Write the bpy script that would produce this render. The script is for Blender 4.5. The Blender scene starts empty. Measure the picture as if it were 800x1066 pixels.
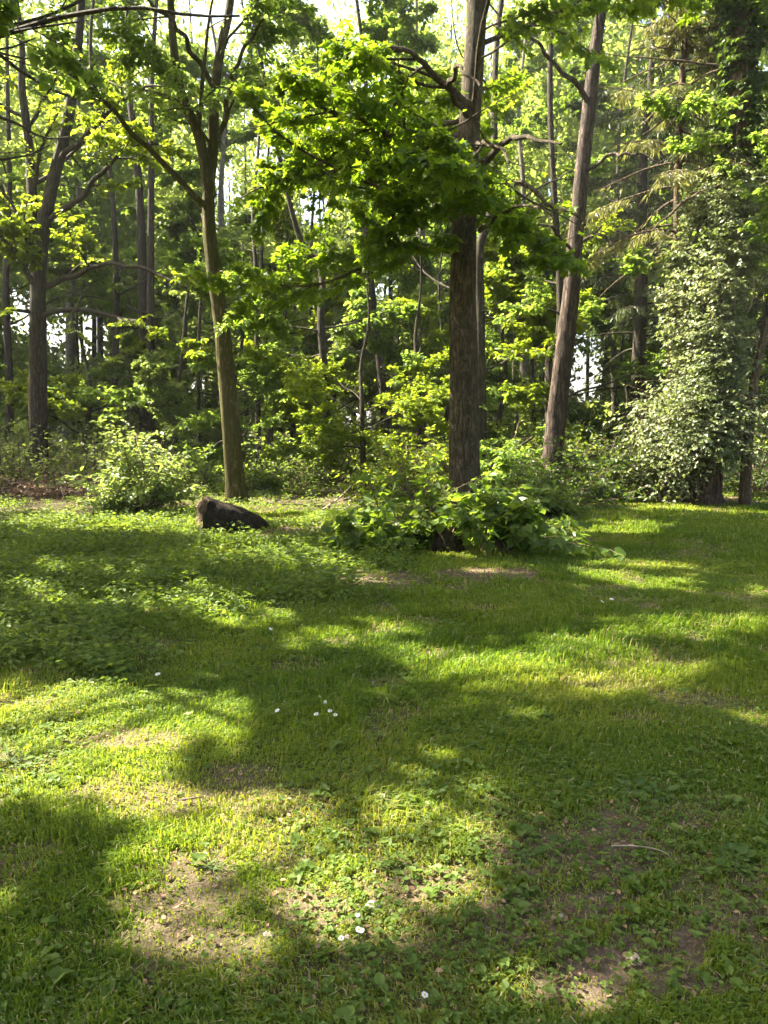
import bpy, math, random
import numpy as np
from mathutils import Vector

# ------------------------------------------------------------------ basics
scene = bpy.context.scene
COL = scene.collection
PI = math.pi
CAM = np.array([0.0, 0.0, 1.55])
TH = math.atan(83 / 805.0)
F = 805.0
FW = np.array([0, math.cos(TH), -math.sin(TH)])
UP = np.array([0, math.sin(TH), math.cos(TH)])
SUN_EL = math.radians(50)
SH = np.array([-0.94, 0.34])
SH /= np.linalg.norm(SH)
SUN = np.array([SH[0] * math.cos(SUN_EL), SH[1] * math.cos(SUN_EL), math.sin(SUN_EL)])


def P(px, py, Y):
    """photo direction -> world point at ground-plan distance Y"""
    r = FW + np.array([1, 0, 0]) * (px - 400) / F + UP * (533 - py) / F
    return CAM + r * (Y / r[1])


def G(px, py):
    r = FW + np.array([1, 0, 0]) * (px - 400) / F + UP * (533 - py) / F
    return CAM + r * (-CAM[2] / r[2])


def proj(p):
    q = p - CAM
    d = np.maximum(q @ FW, 0.05)
    return 400 + F * q[:, 0] / d, 533 - F * (q @ UP) / d


def vnoise(p, seed=0):
    p = np.asarray(p, float)
    i = np.floor(p).astype(np.int64)
    f = p - i
    f = f * f * (3 - 2 * f)

    def h(dx, dy, dz):
        n = (i[:, 0] + dx) * 374761393 + (i[:, 1] + dy) * 668265263 + (i[:, 2] + dz) * 2147483647 + seed * 974634777
        n = (n ^ (n >> 13)) * 1274126177
        n = n ^ (n >> 16)
        return (n & 0xFFFF) / 65535.0
    out = 0
    for dx in (0, 1):
        wx = f[:, 0] if dx else 1 - f[:, 0]
        for dy in (0, 1):
            wy = f[:, 1] if dy else 1 - f[:, 1]
            for dz in (0, 1):
                wz = f[:, 2] if dz else 1 - f[:, 2]
                out = out + wx * wy * wz * h(dx, dy, dz)
    return out


def n2(x, y, s, seed=0):
    x = np.asarray(x, float)
    return vnoise(np.stack([x * s, np.asarray(y, float) * s, np.zeros_like(x) + 0.5], 1), seed)


def ground_z(x, y):
    x = np.atleast_1d(np.asarray(x, float))
    y = np.atleast_1d(np.asarray(y, float))
    z = (n2(x, y, 0.35, 3) - 0.5) * 0.12 + (n2(x, y, 1.3, 4) - 0.5) * 0.05 + (n2(x, y, 5.0, 5) - 0.5) * 0.018
    fade = np.clip(1 - (np.hypot(x, y) - 60) / 60, 0, 1)
    return z * fade


def gz(x, y):
    return float(ground_z(x, y)[0])


def nrm(v):
    return v / np.maximum(np.linalg.norm(v, axis=-1, keepdims=True), 1e-9)


# ------------------------------------------------------------------ where sun reaches the lawn: gaps in the crowns overhead
GAPS = [  # photo px, py, rx, ry, turn, openness
    (55, 742, 150, 30, 0, 1), (205, 748, 85, 42, 8, 1), (40, 806, 95, 42, 0, 1), (150, 836, 70, 38, 0, .95), (120, 782, 120, 34, 0, 1),
    (185, 940, 62, 75, 0, .9), (250, 995, 70, 55, 0, .85), (415, 885, 135, 60, -8, 1), (360, 958, 120, 52, 0, 1), (490, 915, 75, 48, 15, 1), (440, 850, 70, 30, 0, 1),
    (300, 930, 60, 50, 0, .7),
    (252, 634, 62, 19, 5, 1), (340, 668, 50, 11, 0, .9), (100, 628, 75, 12, 0, .7), (160, 600, 60, 9, 0, .6),
    (450, 690, 95, 24, 12, 1), (550, 730, 75, 32, 28, 1), (440, 735, 50, 14, 0, .7), (625, 704, 115, 40, 5, 1), (705, 660, 85, 18, 0, .9), (775, 746, 50, 16, 15, 1),
    (400, 650, 60, 12, 0, .7), (530, 588, 45, 8, 5, .6), (470, 655, 50, 9, 0, .6), (740, 700, 60, 16, 0, .8),
    (640, 1045, 115, 52, -5, 1), (795, 1052, 40, 22, 0, .9), (560, 850, 60, 16, 0, .7), (300, 850, 50, 20, 0, .7), (700, 800, 60, 12, 0, .5),
    (720, 517, 100, 9, 0, 1), (350, 548, 62, 10, 0, 1), (300, 578, 90, 20, 10, .8), (120, 548, 120, 12, 0, .7), (200, 585, 60, 9, 0, .6), (385, 603, 40, 8, 0, .8),
]


def litmap(px, py):
    n = vnoise(np.stack([px / 42.0, py / 20.0, np.zeros_like(px)], 1), 11) - 0.5
    n2_ = vnoise(np.stack([px / 16.0, py / 9.0, np.zeros_like(px)], 1), 12) - 0.5
    v = .8 * np.clip((vnoise(np.stack([px / 55.0, py / 22.0, np.zeros_like(px)], 1), 13) - .74) / .08, 0, 1)
    for cx, cy, rx, ry, a, o in GAPS:
        a = math.radians(a)
        dx, dy = px - cx, py - cy
        u = (dx * math.cos(a) + dy * math.sin(a)) / rx
        w = (-dx * math.sin(a) + dy * math.cos(a)) / ry
        q = np.sqrt(u * u + w * w) + n * 0.9 + n2_ * 0.5
        v = np.maximum(v, o * np.clip((1.2 - q) / 0.3, 0, 1))
    return v


# things in the wood the sun reaches through the crowns: centre, radius
SUNNY = []


def sunny(px, py, Y, r):
    SUNNY.append((P(px, py, Y), r))


for q in [(150, 480, 16.5, 1.1), (115, 500, 16.5, .7), (185, 500, 16.5, .7), (240, 490, 17, .8), (234, 430, 17, .8), (230, 370, 17, .8), (226, 310, 17, .8), (222, 250, 17, .7),
          (690, 470, 16.5, 1.4), (690, 400, 16.5, 1.4), (705, 320, 16.5, 1.4), (715, 250, 16.5, 1.3), (700, 510, 16.0, .9), (660, 460, 16.2, .9), (740, 420, 16.3, 1.2), (730, 340, 16.3, 1.1),
          (582, 380, 18, .55), (586, 335, 18, .5), (540, 400, 20, 1.3), (520, 350, 20, 1.0), (690, 60, 18.5, 1.7), (685, 120, 18.5, 1.7), (680, 170, 18.5, 1.4), (440, 470, 10.8, .45),
          (475, 540, 10.0, .6), (560, 545, 10.0, .5), (400, 560, 10.3, .5), (440, 420, 19, 1.3), (430, 350, 21, 1.2), (300, 460, 21, 1.0), (365, 400, 23, 1.4), (20, 460, 18, .8), (270, 330, 15, .6), (310, 95, 10, .9), (330, 200, 22, 1.8), (400, 330, 22, 1.5), (440, 440, 20, 1.2), (540, 330, 21, 1.5), (60, 120, 20, 1.2), (130, 60, 20, 1.2),
          (560, 60, 17, 1.3), (20, 440, 18, 1.1), (110, 400, 24, 1.5), (280, 400, 23, 1.4), (200, 260, 24, 1.6), (480, 60, 22, 1.5), (640, 240, 20, 1.2), (30, 250, 20, 1.3), (250, 60, 15, 1.0), (330, 110, 9.8, 1.1), (420, 90, 10.5, 1.1), (545, 150, 10.8, .7), (300, 180, 12.5, 1.0)]:
    sunny(*q)


def keep_mask(p, rng):
    """False where a twig would stand in one of the gaps the sun comes through"""
    g = p - SUN * (p[:, 2:3] / SUN[2])
    px, py = proj(g)
    dist = np.hypot(g[:, 0], g[:, 1])
    base = vnoise(np.stack([g[:, 0] / 1.3, g[:, 1] / 1.3, np.zeros(len(g))], 1), 21)
    out = np.clip((base - 0.54) / 0.08, 0, 1) * 0.9
    inside = (px > -60) & (px < 860) & (py > 535) & (py < 1110) & (g[:, 1] > 1.0)
    L = np.where(inside, litmap(px, py), out)
    keep = (rng.random(len(p)) > L * 0.97) | (p[:, 2] < 1.6)
    for c, r in SUNNY:
        v = p - c
        s = v @ SUN
        d = np.linalg.norm(v - s[:, None] * SUN, axis=1)
        hit = (s > r + 0.35) & (d < r)
        keep &= ~(hit & (rng.random(len(p)) < 0.97))
    return keep


# ------------------------------------------------------------------ mesh building
class MB:
    def __init__(self):
        self.v, self.f, self.r, self.n = [], [], [], 0

    def add(self, verts, faces, rnd=None):
        verts = np.asarray(verts, float).reshape(-1, 3)
        for f in faces:
            self.f.append(np.asarray(f, np.int64) + self.n)
        self.v.append(verts)
        self.r.append(np.full(len(verts), 0.5) if rnd is None else np.broadcast_to(rnd, (len(verts),)))
        self.n += len(verts)

    def mesh(self, name, mat, smooth=False, origin=(0, 0, 0)):
        me = bpy.data.meshes.new(name)
        if self.n:
            V = np.concatenate(self.v) - np.asarray(origin)
            me.vertices.add(len(V))
            me.vertices.foreach_set('co', V.astype(np.float32).ravel())
            loops = np.concatenate([f.ravel() for f in self.f])
            tot = np.concatenate([np.full(len(f), f.shape[1], np.int64) for f in self.f])
            st = np.concatenate([[0], np.cumsum(tot)[:-1]])
            me.loops.add(len(loops))
            me.loops.foreach_set('vertex_index', loops.astype(np.int32))
            me.polygons.add(len(tot))
            me.polygons.foreach_set('loop_start', st.astype(np.int32))
            me.polygons.foreach_set('use_smooth', np.full(len(tot), smooth))
            a = me.attributes.new('rnd', 'FLOAT', 'POINT')
            a.data.foreach_set('value', np.concatenate(self.r).astype(np.float32))
            me.update(calc_edges=True)
        me.materials.append(mat)
        return me

    def build(self, name, mat, parent=None, smooth=False, origin=None):
        if origin is None:
            origin = parent.location[:] if parent is not None else (0, 0, 0)
        o = bpy.data.objects.new(name, self.mesh(name, mat, smooth, origin))
        COL.objects.link(o)
        if parent is not None:
            o.parent = parent
        else:
            o.location = origin
        return o


def catmull(pts, n):
    pts = np.asarray(pts, float)
    if len(pts) == 2:
        t = np.linspace(0, 1, n)[:, None]
        return pts[0] * (1 - t) + pts[1] * t
    q = np.vstack([2 * pts[0] - pts[1], pts, 2 * pts[-1] - pts[-2]])
    t = np.linspace(0, len(pts) - 1 - 1e-6, n)
    i = t.astype(int)
    f = (t - i)[:, None]
    a, b, c, d = q[i], q[i + 1], q[i + 2], q[i + 3]
    return 0.5 * (2 * b + (c - a) * f + (2 * a - 5 * b + 4 * c - d) * f ** 2 + (3 * b - a - 3 * c + d) * f ** 3)


def tubes(mb, paths, rad, sides=5, rough=0.0, seed=0, cap=True, flare=0.0, rnd=None):
    """paths [M,K,3], rad [M,K]"""
    paths = np.asarray(paths, float)
    rad = np.asarray(rad, float)
    if len(paths) == 0:
        return
    M, K, _ = paths.shape
    T = np.empty_like(paths)
    T[:, 1:-1] = paths[:, 2:] - paths[:, :-2]
    T[:, 0] = paths[:, 1] - paths[:, 0]
    T[:, -1] = paths[:, -1] - paths[:, -2]
    T = nrm(T)
    main = nrm(paths[:, -1] - paths[:, 0])
    ref = np.where(np.abs(main[:, 2:3]) > 0.75, np.array([[1.0, 0, 0]]), np.array([[0, 0, 1.0]]))[:, None, :]
    A = nrm(np.cross(T, np.broadcast_to(ref, T.shape)))
    B = np.cross(T, A)
    ang = np.linspace(0, 2 * PI, sides, endpoint=False)
    ca, sa = np.cos(ang), np.sin(ang)
    R = np.repeat(rad[:, :, None], sides, 2)
    if rough or flare:
        ii = np.stack(np.broadcast_arrays(ca[None, None, :] * 1.6 + 7, sa[None, None, :] * 1.6 + 7, paths[:, :, 2:3] * 0.9), -1).reshape(-1, 3)
        jj = np.stack(np.broadcast_arrays(ca[None, None, :] * 5 + 7, sa[None, None, :] * 5 + 7, paths[:, :, 2:3] * 2.2), -1).reshape(-1, 3)
        nz = (vnoise(ii, seed) - 0.5).reshape(M, K, sides)
        nf = (vnoise(jj, seed + 1) - 0.5).reshape(M, K, sides)
        R = R * (1 + rough * (nz * 1.4 + nf * 0.6))
        if flare:
            h = np.maximum(paths[:, :, 2:3] - paths[:, :1, 2:3], 0)
            lob = 1 + 0.6 * np.sin(ang * 5 + seed)[None, None, :] + 0.4 * np.sin(ang * 3 + seed * 2)[None, None, :]
            R = R * (1 + flare * np.exp(-h / 0.22) * lob)
    V = paths[:, :, None, :] + R[..., None] * (A[:, :, None, :] * ca[None, None, :, None] + B[:, :, None, :] * sa[None, None, :, None])
    base = (np.arange(M) * K * sides)[:, None, None]
    k = np.arange(K - 1)[None, :, None] * sides
    s = np.arange(sides)[None, None, :]
    s2 = (s + 1) % sides
    q = np.stack(np.broadcast_arrays(base + k + s, base + k + s2, base + k + sides + s2, base + k + sides + s), -1).reshape(-1, 4)
    faces = [q]
    if cap:
        e = (np.arange(M) * K * sides + (K - 1) * sides)[:, None] + np.arange(sides)[None, :]
        faces.append(e)
    r = None
    if rnd is not None:
        r = np.repeat(rnd, K * sides)
    mb.add(V.reshape(-1, 3), faces, r)


def bentpath(p0, d, L, K, bend, wob, rng):
    """vectorised curving paths. p0[M,3] d[M,3] L[M] -> [M,K,3]"""
    M = len(p0)
    out = np.empty((M, K, 3))
    out[:, 0] = p0
    cur = d.copy()
    st = (L / (K - 1))[:, None]
    for k in range(1, K):
        cur = nrm(cur + np.array([0, 0, 1.0]) * bend + rng.normal(0, wob, (M, 3)))
        out[:, k] = out[:, k - 1] + cur * st
    return out


def spawn(par, prad, n, t0, t1, ang, Lfac, up, bend, wob, flat, K, rng, plen=None, angj=0.2, taper=0.55, rk=0.55, spiral=False):
    N, PK, _ = par.shape
    if plen is None:
        plen = np.linalg.norm(np.diff(par, axis=1), axis=2).sum(1)
    j = np.arange(n)[None, :]
    t = t0 + (j + rng.random((N, n))) / n * (t1 - t0)
    x = np.clip(t * (PK - 1), 0, PK - 1.001)
    i = x.astype(int)
    f = (x - i)[..., None]
    rows = np.arange(N)[:, None]
    a, b = par[rows, i], par[rows, i + 1]
    pos = (a * (1 - f) + b * f).reshape(-1, 3)
    tan = nrm(b - a).reshape(-1, 3)
    rr = (prad[rows, i] * (1 - f[..., 0]) + prad[rows, i + 1] * f[..., 0]).ravel()
    M = len(pos)
    Z = np.array([0, 0, 1.0])
    if spiral:
        az = (j * 2.399 + rng.random((N, 1)) * 6.28 + rng.normal(0, .35, (N, n))).ravel()
        side = np.stack([np.cos(az), np.sin(az), np.zeros(M)], 1)
    else:
        side = np.cross(tan, Z)
        bad = np.linalg.norm(side, axis=1) < 0.25
        ra = rng.random(M) * 6.28
        side[bad] = np.stack([np.cos(ra), np.sin(ra), 0 * ra], 1)[bad]
        side = nrm(side) * np.where((np.broadcast_to(j, (N, n)).ravel() + rng.integers(0, 2, (N, 1)).repeat(n, 1).ravel()) % 2 == 0, 1, -1)[:, None]
    side = nrm(side + Z * rng.normal(0, flat, M)[:, None])
    an = ang + rng.normal(0, angj, M)
    d = nrm(tan * np.cos(an)[:, None] + side * np.sin(an)[:, None] + Z * up)
    tt = ((t - t0) / max(t1 - t0, 1e-6)).ravel()
    L = np.repeat(plen, n) * Lfac * (1 - taper * tt) * rng.uniform(0.65, 1.3, M)
    paths = bentpath(pos, d, L, K, bend, wob, rng)
    r0 = np.minimum(rr * 0.75, np.maximum(L * 0.012, 0.003)) if rk is None else rr * rk
    rad = r0[:, None] * np.linspace(1, 0.3, K)[None, :]
    return paths, rad


# leaf templates: verts (u along, v across, w off), faces
def template(half, fold, droop):
    """half outline from base to tip (u, v); mirrored about the midrib"""
    n = len(half)
    v = [(u, w, fold * abs(w) - droop * u * u) for u, w in half]
    v += [(u, -w, fold * abs(w) - droop * u * u) for u, w in half[1:-1]]
    left = list(range(n))
    right = [0] + [n - 1] + [n + k for k in range(n - 3, -1, -1)]
    return np.array(v), np.array([left, right])


T_OVAL = template([(0, 0), (.3, .3), (.72, .24), (1, 0)], .35, .12)
T_MAPLE = template([(0, 0), (-.04, .42), (.22, .28), (.52, .6), (.56, .22), (1, 0)], .22, .22)
T_LANCE = template([(0, 0), (.35, .16), (.7, .12), (1, 0)], .4, .2)
T_LIME = template([(0, 0), (-.05, .3), (.25, .46), (.65, .34), (1, 0)], .25, .2)
T_QUAD = (np.array([(0, 0, 0), (.5, .34, .12), (1, 0, -.05), (.5, -.34, .12)]), np.array([[0, 1, 2, 3]]))
T_SPRAY = (np.array([(0, 0, 0), (.35, .1, .0), (1, 0, -.2), (.35, -.1, 0)]), np.array([[0, 1, 2, 3]]))


def put_leaves(mb, pos, d, nor, size, tmpl, rng, rnd=None):
    V, Fc = tmpl
    M = len(pos)
    if M == 0:
        return
    d = nrm(d)
    b = nrm(np.cross(nor, d))
    w = np.cross(d, b)
    s = size[:, None, None]
    X = pos[:, None, :] + s * (V[None, :, 0:1] * d[:, None, :] + V[None, :, 1:2] * b[:, None, :] + V[None, :, 2:3] * w[:, None, :])
    nv = len(V)
    fc = (np.arange(M) * nv)[:, None, None] + Fc[None]
    if rnd is None:
        rnd = rng.random(M)
    mb.add(X.reshape(-1, 3), [fc.reshape(-1, Fc.shape[1])], np.repeat(rnd, nv))


def leaves_on(mb, tw, n, size, tmpl, rng, droop=.25, jit=.45, t0=.1, spread=1.0, lit=.0):
    M, K, _ = tw.shape
    t = (t0 + (np.arange(n)[None, :] + rng.random((M, n))) / n * (1 - t0))
    x = np.clip(t * (K - 1), 0, K - 1.001)
    i = x.astype(int)
    f = (x - i)[..., None]
    rows = np.arange(M)[:, None]
    a, b = tw[rows, i], tw[rows, i + 1]
    pos = (a * (1 - f) + b * f).reshape(-1, 3)
    tan = nrm(b - a).reshape(-1, 3)
    Z = np.array([0, 0, 1.0])
    side = nrm(np.cross(tan, Z) + rng.normal(0, .05, tan.shape))
    side *= np.where((np.broadcast_to(np.arange(n)[None, :], (M, n)).ravel()) % 2 == 0, 1, -1)[:, None]
    N = len(pos)
    d = nrm(tan * .45 + side * spread * rng.uniform(.4, 1.2, (N, 1)) - Z * droop + rng.normal(0, .25, (N, 3)))
    nor = nrm(Z + rng.normal(0, jit, (N, 3)))
    sz = size * rng.uniform(.55, 1.2, N)
    tr = np.clip(np.repeat(rng.random(M), n) * .6 + rng.random(N) * .4, 0, 1)
    if lit:
        k = keep_mask(pos + d * (sz * .5)[:, None], rng)
        pos, d, nor, sz, tr = pos[k], d[k], nor[k], sz[k], tr[k]
    put_leaves(mb, pos + d * (sz * .25)[:, None], d, nor, sz, tmpl, rng, tr)


# ------------------------------------------------------------------ materials
def newmat(name):
    m = bpy.data.materials.new(name)
    m.use_nodes = True
    nt = m.node_tree
    nt.nodes.clear()
    return m, nt, (lambda t, **k: mk(nt, t, **k))


def mk(nt, t, **k):
    n = nt.nodes.new(t)
    for a, v in k.items():
        if a in n.inputs.keys():
            n.inputs[a].default_value = v
        else:
            setattr(n, a, v)
    return n


def ramp(nt, stops):
    n = nt.nodes.new('ShaderNodeValToRGB')
    e = n.color_ramp.elements
    while len(e) < len(stops):
        e.new(0.5)
    for el, (p, c) in zip(e, stops):
        el.position = p
        el.color = (*c, 1)
    return n


def leaf_mat(name, c0, c1, t0, t1, trans=.42, rough=.5, spec=.35, patch=.5):
    m, nt, N = newmat(name)
    L = nt.links.new
    at = N('ShaderNodeAttribute', attribute_name='rnd')
    tc = N('ShaderNodeTexCoord')
    no = N('ShaderNodeTexNoise', Scale=patch, Detail=3.0)
    L(tc.outputs['Object'], no.inputs['Vector'])
    ad = N('ShaderNodeMath', operation='MULTIPLY_ADD')
    L(no.outputs['Fac'], ad.inputs[0])
    ad.inputs[1].default_value = .9
    ad.inputs[2].default_value = -.45
    su = N('ShaderNodeMath', operation='ADD', use_clamp=True)
    L(at.outputs['Fac'], su.inputs[0])
    L(ad.outputs[0], su.inputs[1])
    r1 = ramp(nt, [(0, c0), (.85, c1), (1, tuple(min(1, x * 1.25) for x in c1))])
    r2 = ramp(nt, [(0, t0), (1, t1)])
    L(su.outputs[0], r1.inputs[0])
    L(su.outputs[0], r2.inputs[0])
    p = N('ShaderNodeBsdfPrincipled', Roughness=rough)
    p.inputs['Specular IOR Level'].default_value = spec
    L(r1.outputs[0], p.inputs['Base Color'])
    t = N('ShaderNodeBsdfTranslucent')
    L(r2.outputs[0], t.inputs['Color'])
    mx = N('ShaderNodeMixShader')
    mx.inputs[0].default_value = trans
    L(p.outputs[0], mx.inputs[1])
    L(t.outputs[0], mx.inputs[2])
    o = N('ShaderNodeOutputMaterial')
    L(mx.outputs[0], o.inputs['Surface'])
    return m


def bark_mat(name, dark, mid, light, moss=None, moss_amt=.5, scale=9.0, stretch=.18, bump=.9, lichen=None):
    m, nt, N = newmat(name)
    L = nt.links.new
    tc = N('ShaderNodeTexCoord')
    mp = N('ShaderNodeMapping')
    mp.inputs['Scale'].default_value = (1, 1, stretch)
    L(tc.outputs['Object'], mp.inputs['Vector'])
    n1 = N('ShaderNodeTexNoise', Scale=scale * 2.2, Detail=7.0, Roughness=.65)
    n2_ = N('ShaderNodeTexNoise', Scale=2.2, Detail=4.0)
    vo = N('ShaderNodeTexVoronoi', Scale=scale * 1.6, feature='DISTANCE_TO_EDGE')
    wp = N('ShaderNodeVectorMath', operation='MULTIPLY_ADD')
    L(n1.outputs['Color'], wp.inputs[0])
    wp.inputs[1].default_value = (.22, .22, .22)
    L(mp.outputs[0], wp.inputs[2])
    L(mp.outputs[0], n1.inputs['Vector'])
    L(tc.outputs['Object'], n2_.inputs['Vector'])
    L(wp.outputs[0], vo.inputs['Vector'])
    vr = ramp(nt, [(0, (0, 0, 0)), (.16, (.75, .75, .75)), (.5, (1, 1, 1))])
    L(vo.outputs['Distance'], vr.inputs[0])
    hm = N('ShaderNodeMath', operation='MULTIPLY_ADD')
    L(vr.outputs[0], hm.inputs[0])
    hm.inputs[1].default_value = .36
    L(n1.outputs['Fac'], hm.inputs[2])
    hs = N('ShaderNodeMath', operation='MULTIPLY')
    L(hm.outputs[0], hs.inputs[0])
    hs.inputs[1].default_value = .85
    cr = ramp(nt, [(.25, dark), (.58, mid), (.85, light)])
    L(hs.outputs[0], cr.inputs[0])
    col = cr.outputs[0]
    if lichen is not None:
        n4 = N('ShaderNodeTexNoise', Scale=7.0, Detail=5.0, Roughness=.7)
        L(tc.outputs['Object'], n4.inputs['Vector'])
        lr = ramp(nt, [(.54, (0, 0, 0)), (.64, (1, 1, 1))])
        L(n4.outputs['Fac'], lr.inputs[0])
        lm = N('ShaderNodeMath', operation='MULTIPLY')
        L(lr.outputs[0], lm.inputs[0])
        lm.inputs[1].default_value = .55
        mxl = N('ShaderNodeMixRGB', Color2=(*lichen, 1))
        L(lm.outputs[0], mxl.inputs['Fac'])
        L(col, mxl.inputs['Color1'])
        col = mxl.outputs[0]
    if moss is not None:
        n3 = N('ShaderNodeTexNoise', Scale=3.4, Detail=8.0, Roughness=.72)
        L(tc.outputs['Object'], n3.inputs['Vector'])
        lo = .62 - moss_amt * .3
        mr = ramp(nt, [(lo, (0, 0, 0)), (lo + .12, (1, 1, 1))])
        L(n3.outputs['Fac'], mr.inputs[0])
        mm = N('ShaderNodeMath', operation='MULTIPLY')
        L(mr.outputs[0], mm.inputs[0])
        mm.inputs[1].default_value = .85
        mv = N('ShaderNodeMixRGB')
        mv.inputs['Color1'].default_value = (*(x * .55 for x in moss), 1)
        mv.inputs['Color2'].default_value = (*moss, 1)
        L(n1.outputs['Fac'], mv.inputs['Fac'])
        mx = N('ShaderNodeMixRGB')
        L(mm.outputs[0], mx.inputs['Fac'])
        L(col, mx.inputs['Color1'])
        L(mv.outputs[0], mx.inputs['Color2'])
        col = mx.outputs[0]
    p = N('ShaderNodeBsdfPrincipled', Roughness=.88)
    p.inputs['Specular IOR Level'].default_value = .2
    L(col, p.inputs['Base Color'])
    bp = N('ShaderNodeBump', Strength=bump, Distance=.06)
    L(hs.outputs[0], bp.inputs['Height'])
    L(bp.outputs[0], p.inputs['Normal'])
    o = N('ShaderNodeOutputMaterial')
    L(p.outputs[0], o.inputs['Surface'])
    return m


def plain_mat(name, c0, c1, rough=.7, scale=20.0, trans=0, bump=.3):
    m, nt, N = newmat(name)
    L = nt.links.new
    tc = N('ShaderNodeTexCoord')
    no = N('ShaderNodeTexNoise', Scale=scale, Detail=5.0)
    L(tc.outputs['Object'], no.inputs['Vector'])
    r = ramp(nt, [(.3, c0), (.7, c1)])
    L(no.outputs['Fac'], r.inputs[0])
    p = N('ShaderNodeBsdfPrincipled', Roughness=rough)
    L(r.outputs[0], p.inputs['Base Color'])
    if bump:
        bp = N('ShaderNodeBump', Strength=bump, Distance=.02)
        L(no.outputs['Fac'], bp.inputs['Height'])
        L(bp.outputs[0], p.inputs['Normal'])
    o = N('ShaderNodeOutputMaterial')
    if trans:
        t = N('ShaderNodeBsdfTranslucent')
        L(r.outputs[0], t.inputs['Color'])
        mx = N('ShaderNodeMixShader')
        mx.inputs[0].default_value = trans
        L(p.outputs[0], mx.inputs[1])
        L(t.outputs[0], mx.inputs[2])
        L(mx.outputs[0], o.inputs['Surface'])
    else:
        L(p.outputs[0], o.inputs['Surface'])
    return m


LF = {
    'maple': leaf_mat('maple_leaf', (.034, .076, .007), (.068, .122, .012), (.20, .34, .010), (.36, .48, .02), .5, .5, .25),
    'bright': leaf_mat('bright_leaf', (.060, .105, .008), (.11, .16, .014), (.29, .40, .012), (.46, .54, .03), .5, .5, .25),
    'mid': leaf_mat('mid_leaf', (.045, .088, .012), (.085, .13, .024), (.21, .35, .03), (.37, .48, .06), .52, .5, .25),
    'grey': leaf_mat('grey_leaf', (.060, .095, .026), (.11, .145, .042), (.27, .38, .05), (.44, .52, .10), .52, .45, .4),
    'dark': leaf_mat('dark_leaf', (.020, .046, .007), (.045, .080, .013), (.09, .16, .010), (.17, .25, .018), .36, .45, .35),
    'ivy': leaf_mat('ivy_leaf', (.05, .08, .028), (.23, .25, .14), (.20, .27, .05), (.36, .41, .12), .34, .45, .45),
    'shrub': leaf_mat('shrub_leaf', (.085, .13, .035), (.16, .21, .07), (.26, .36, .05), (.40, .48, .10), .45, .45, .35),
    'needle': leaf_mat('needle_leaf', (.032, .048, .014), (.058, .075, .022), (.08, .12, .02), (.13, .17, .03), .28, .5, .3),
    'olive': leaf_mat('olive_needle', (.075, .088, .028), (.155, .155, .05), (.20, .22, .04), (.34, .34, .08), .42, .5, .3),
    'bush': leaf_mat('bush_leaf', (.042, .085, .012), (.09, .14, .025), (.18, .30, .015), (.32, .43, .035), .44, .42, .35),
    'weed': leaf_mat('weed_leaf', (.055, .10, .014), (.12, .17, .035), (.18, .28, .015), (.32, .40, .04), .4, .55, .2),
}
BK = {
    'centre': bark_mat('ridged_bark', (.026, .019, .010), (.078, .057, .033), (.155, .122, .078), (.06, .066, .018), .3, 9, .2, 1.0, (.17, .145, .095)),
    'mossy': bark_mat('mossy_bark', (.03, .022, .010), (.095, .068, .03), (.36, .28, .14), (.075, .072, .008), .85, 8, .16, .9),
    'red': bark_mat('red_bark', (.020, .014, .010), (.058, .041, .031), (.15, .112, .09), None, 0, 7, .18, 1.0),
    'dark': bark_mat('dark_bark', (.018, .014, .009), (.05, .04, .028), (.105, .088, .062), (.05, .055, .018), .25, 8, .2, .8),
    'grey': bark_mat('grey_bark', (.06, .05, .04), (.14, .12, .095), (.24, .21, .17), (.09, .1, .03), .3, 7, .25, .7),
    'log': bark_mat('rotten_bark', (.010, .007, .004), (.030, .021, .012), (.075, .052, .028), (.035, .038, .010), .3, 8, .5, 1.0),
    'stump': bark_mat('stump_bark', (.03, .02, .012), (.11, .075, .045), (.22, .16, .1), None, 0, 9, .3, 1.0),
    'twig': plain_mat('pale_dead_wood', (.2, .15, .1), (.42, .35, .25), .8, 18),
    'brown_twig': plain_mat('brown_dead_wood', (.05, .032, .02), (.17, .115, .07), .85, 14),
}

# ------------------------------------------------------------------ tagging
USED = set()


def tag(o, label=None, cat=None, group=None, kind=None):
    if label:
        o['label'] = label
    if cat:
        o['category'] = cat
    if group:
        o['group'] = group
    if kind:
        o['kind'] = kind
    return o


def thing(name, label, cat, loc, group=None):
    o = bpy.data.objects.new(name, None)
    o.empty_display_size = .2
    COL.objects.link(o)
    o.location = [float(x) for x in loc]
    return tag(o, label, cat, group)


# ------------------------------------------------------------------ trees
def radii(r0, r1, n, p=1.0):
    return r0 + (r1 - r0) * np.linspace(0, 1, n) ** p


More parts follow.
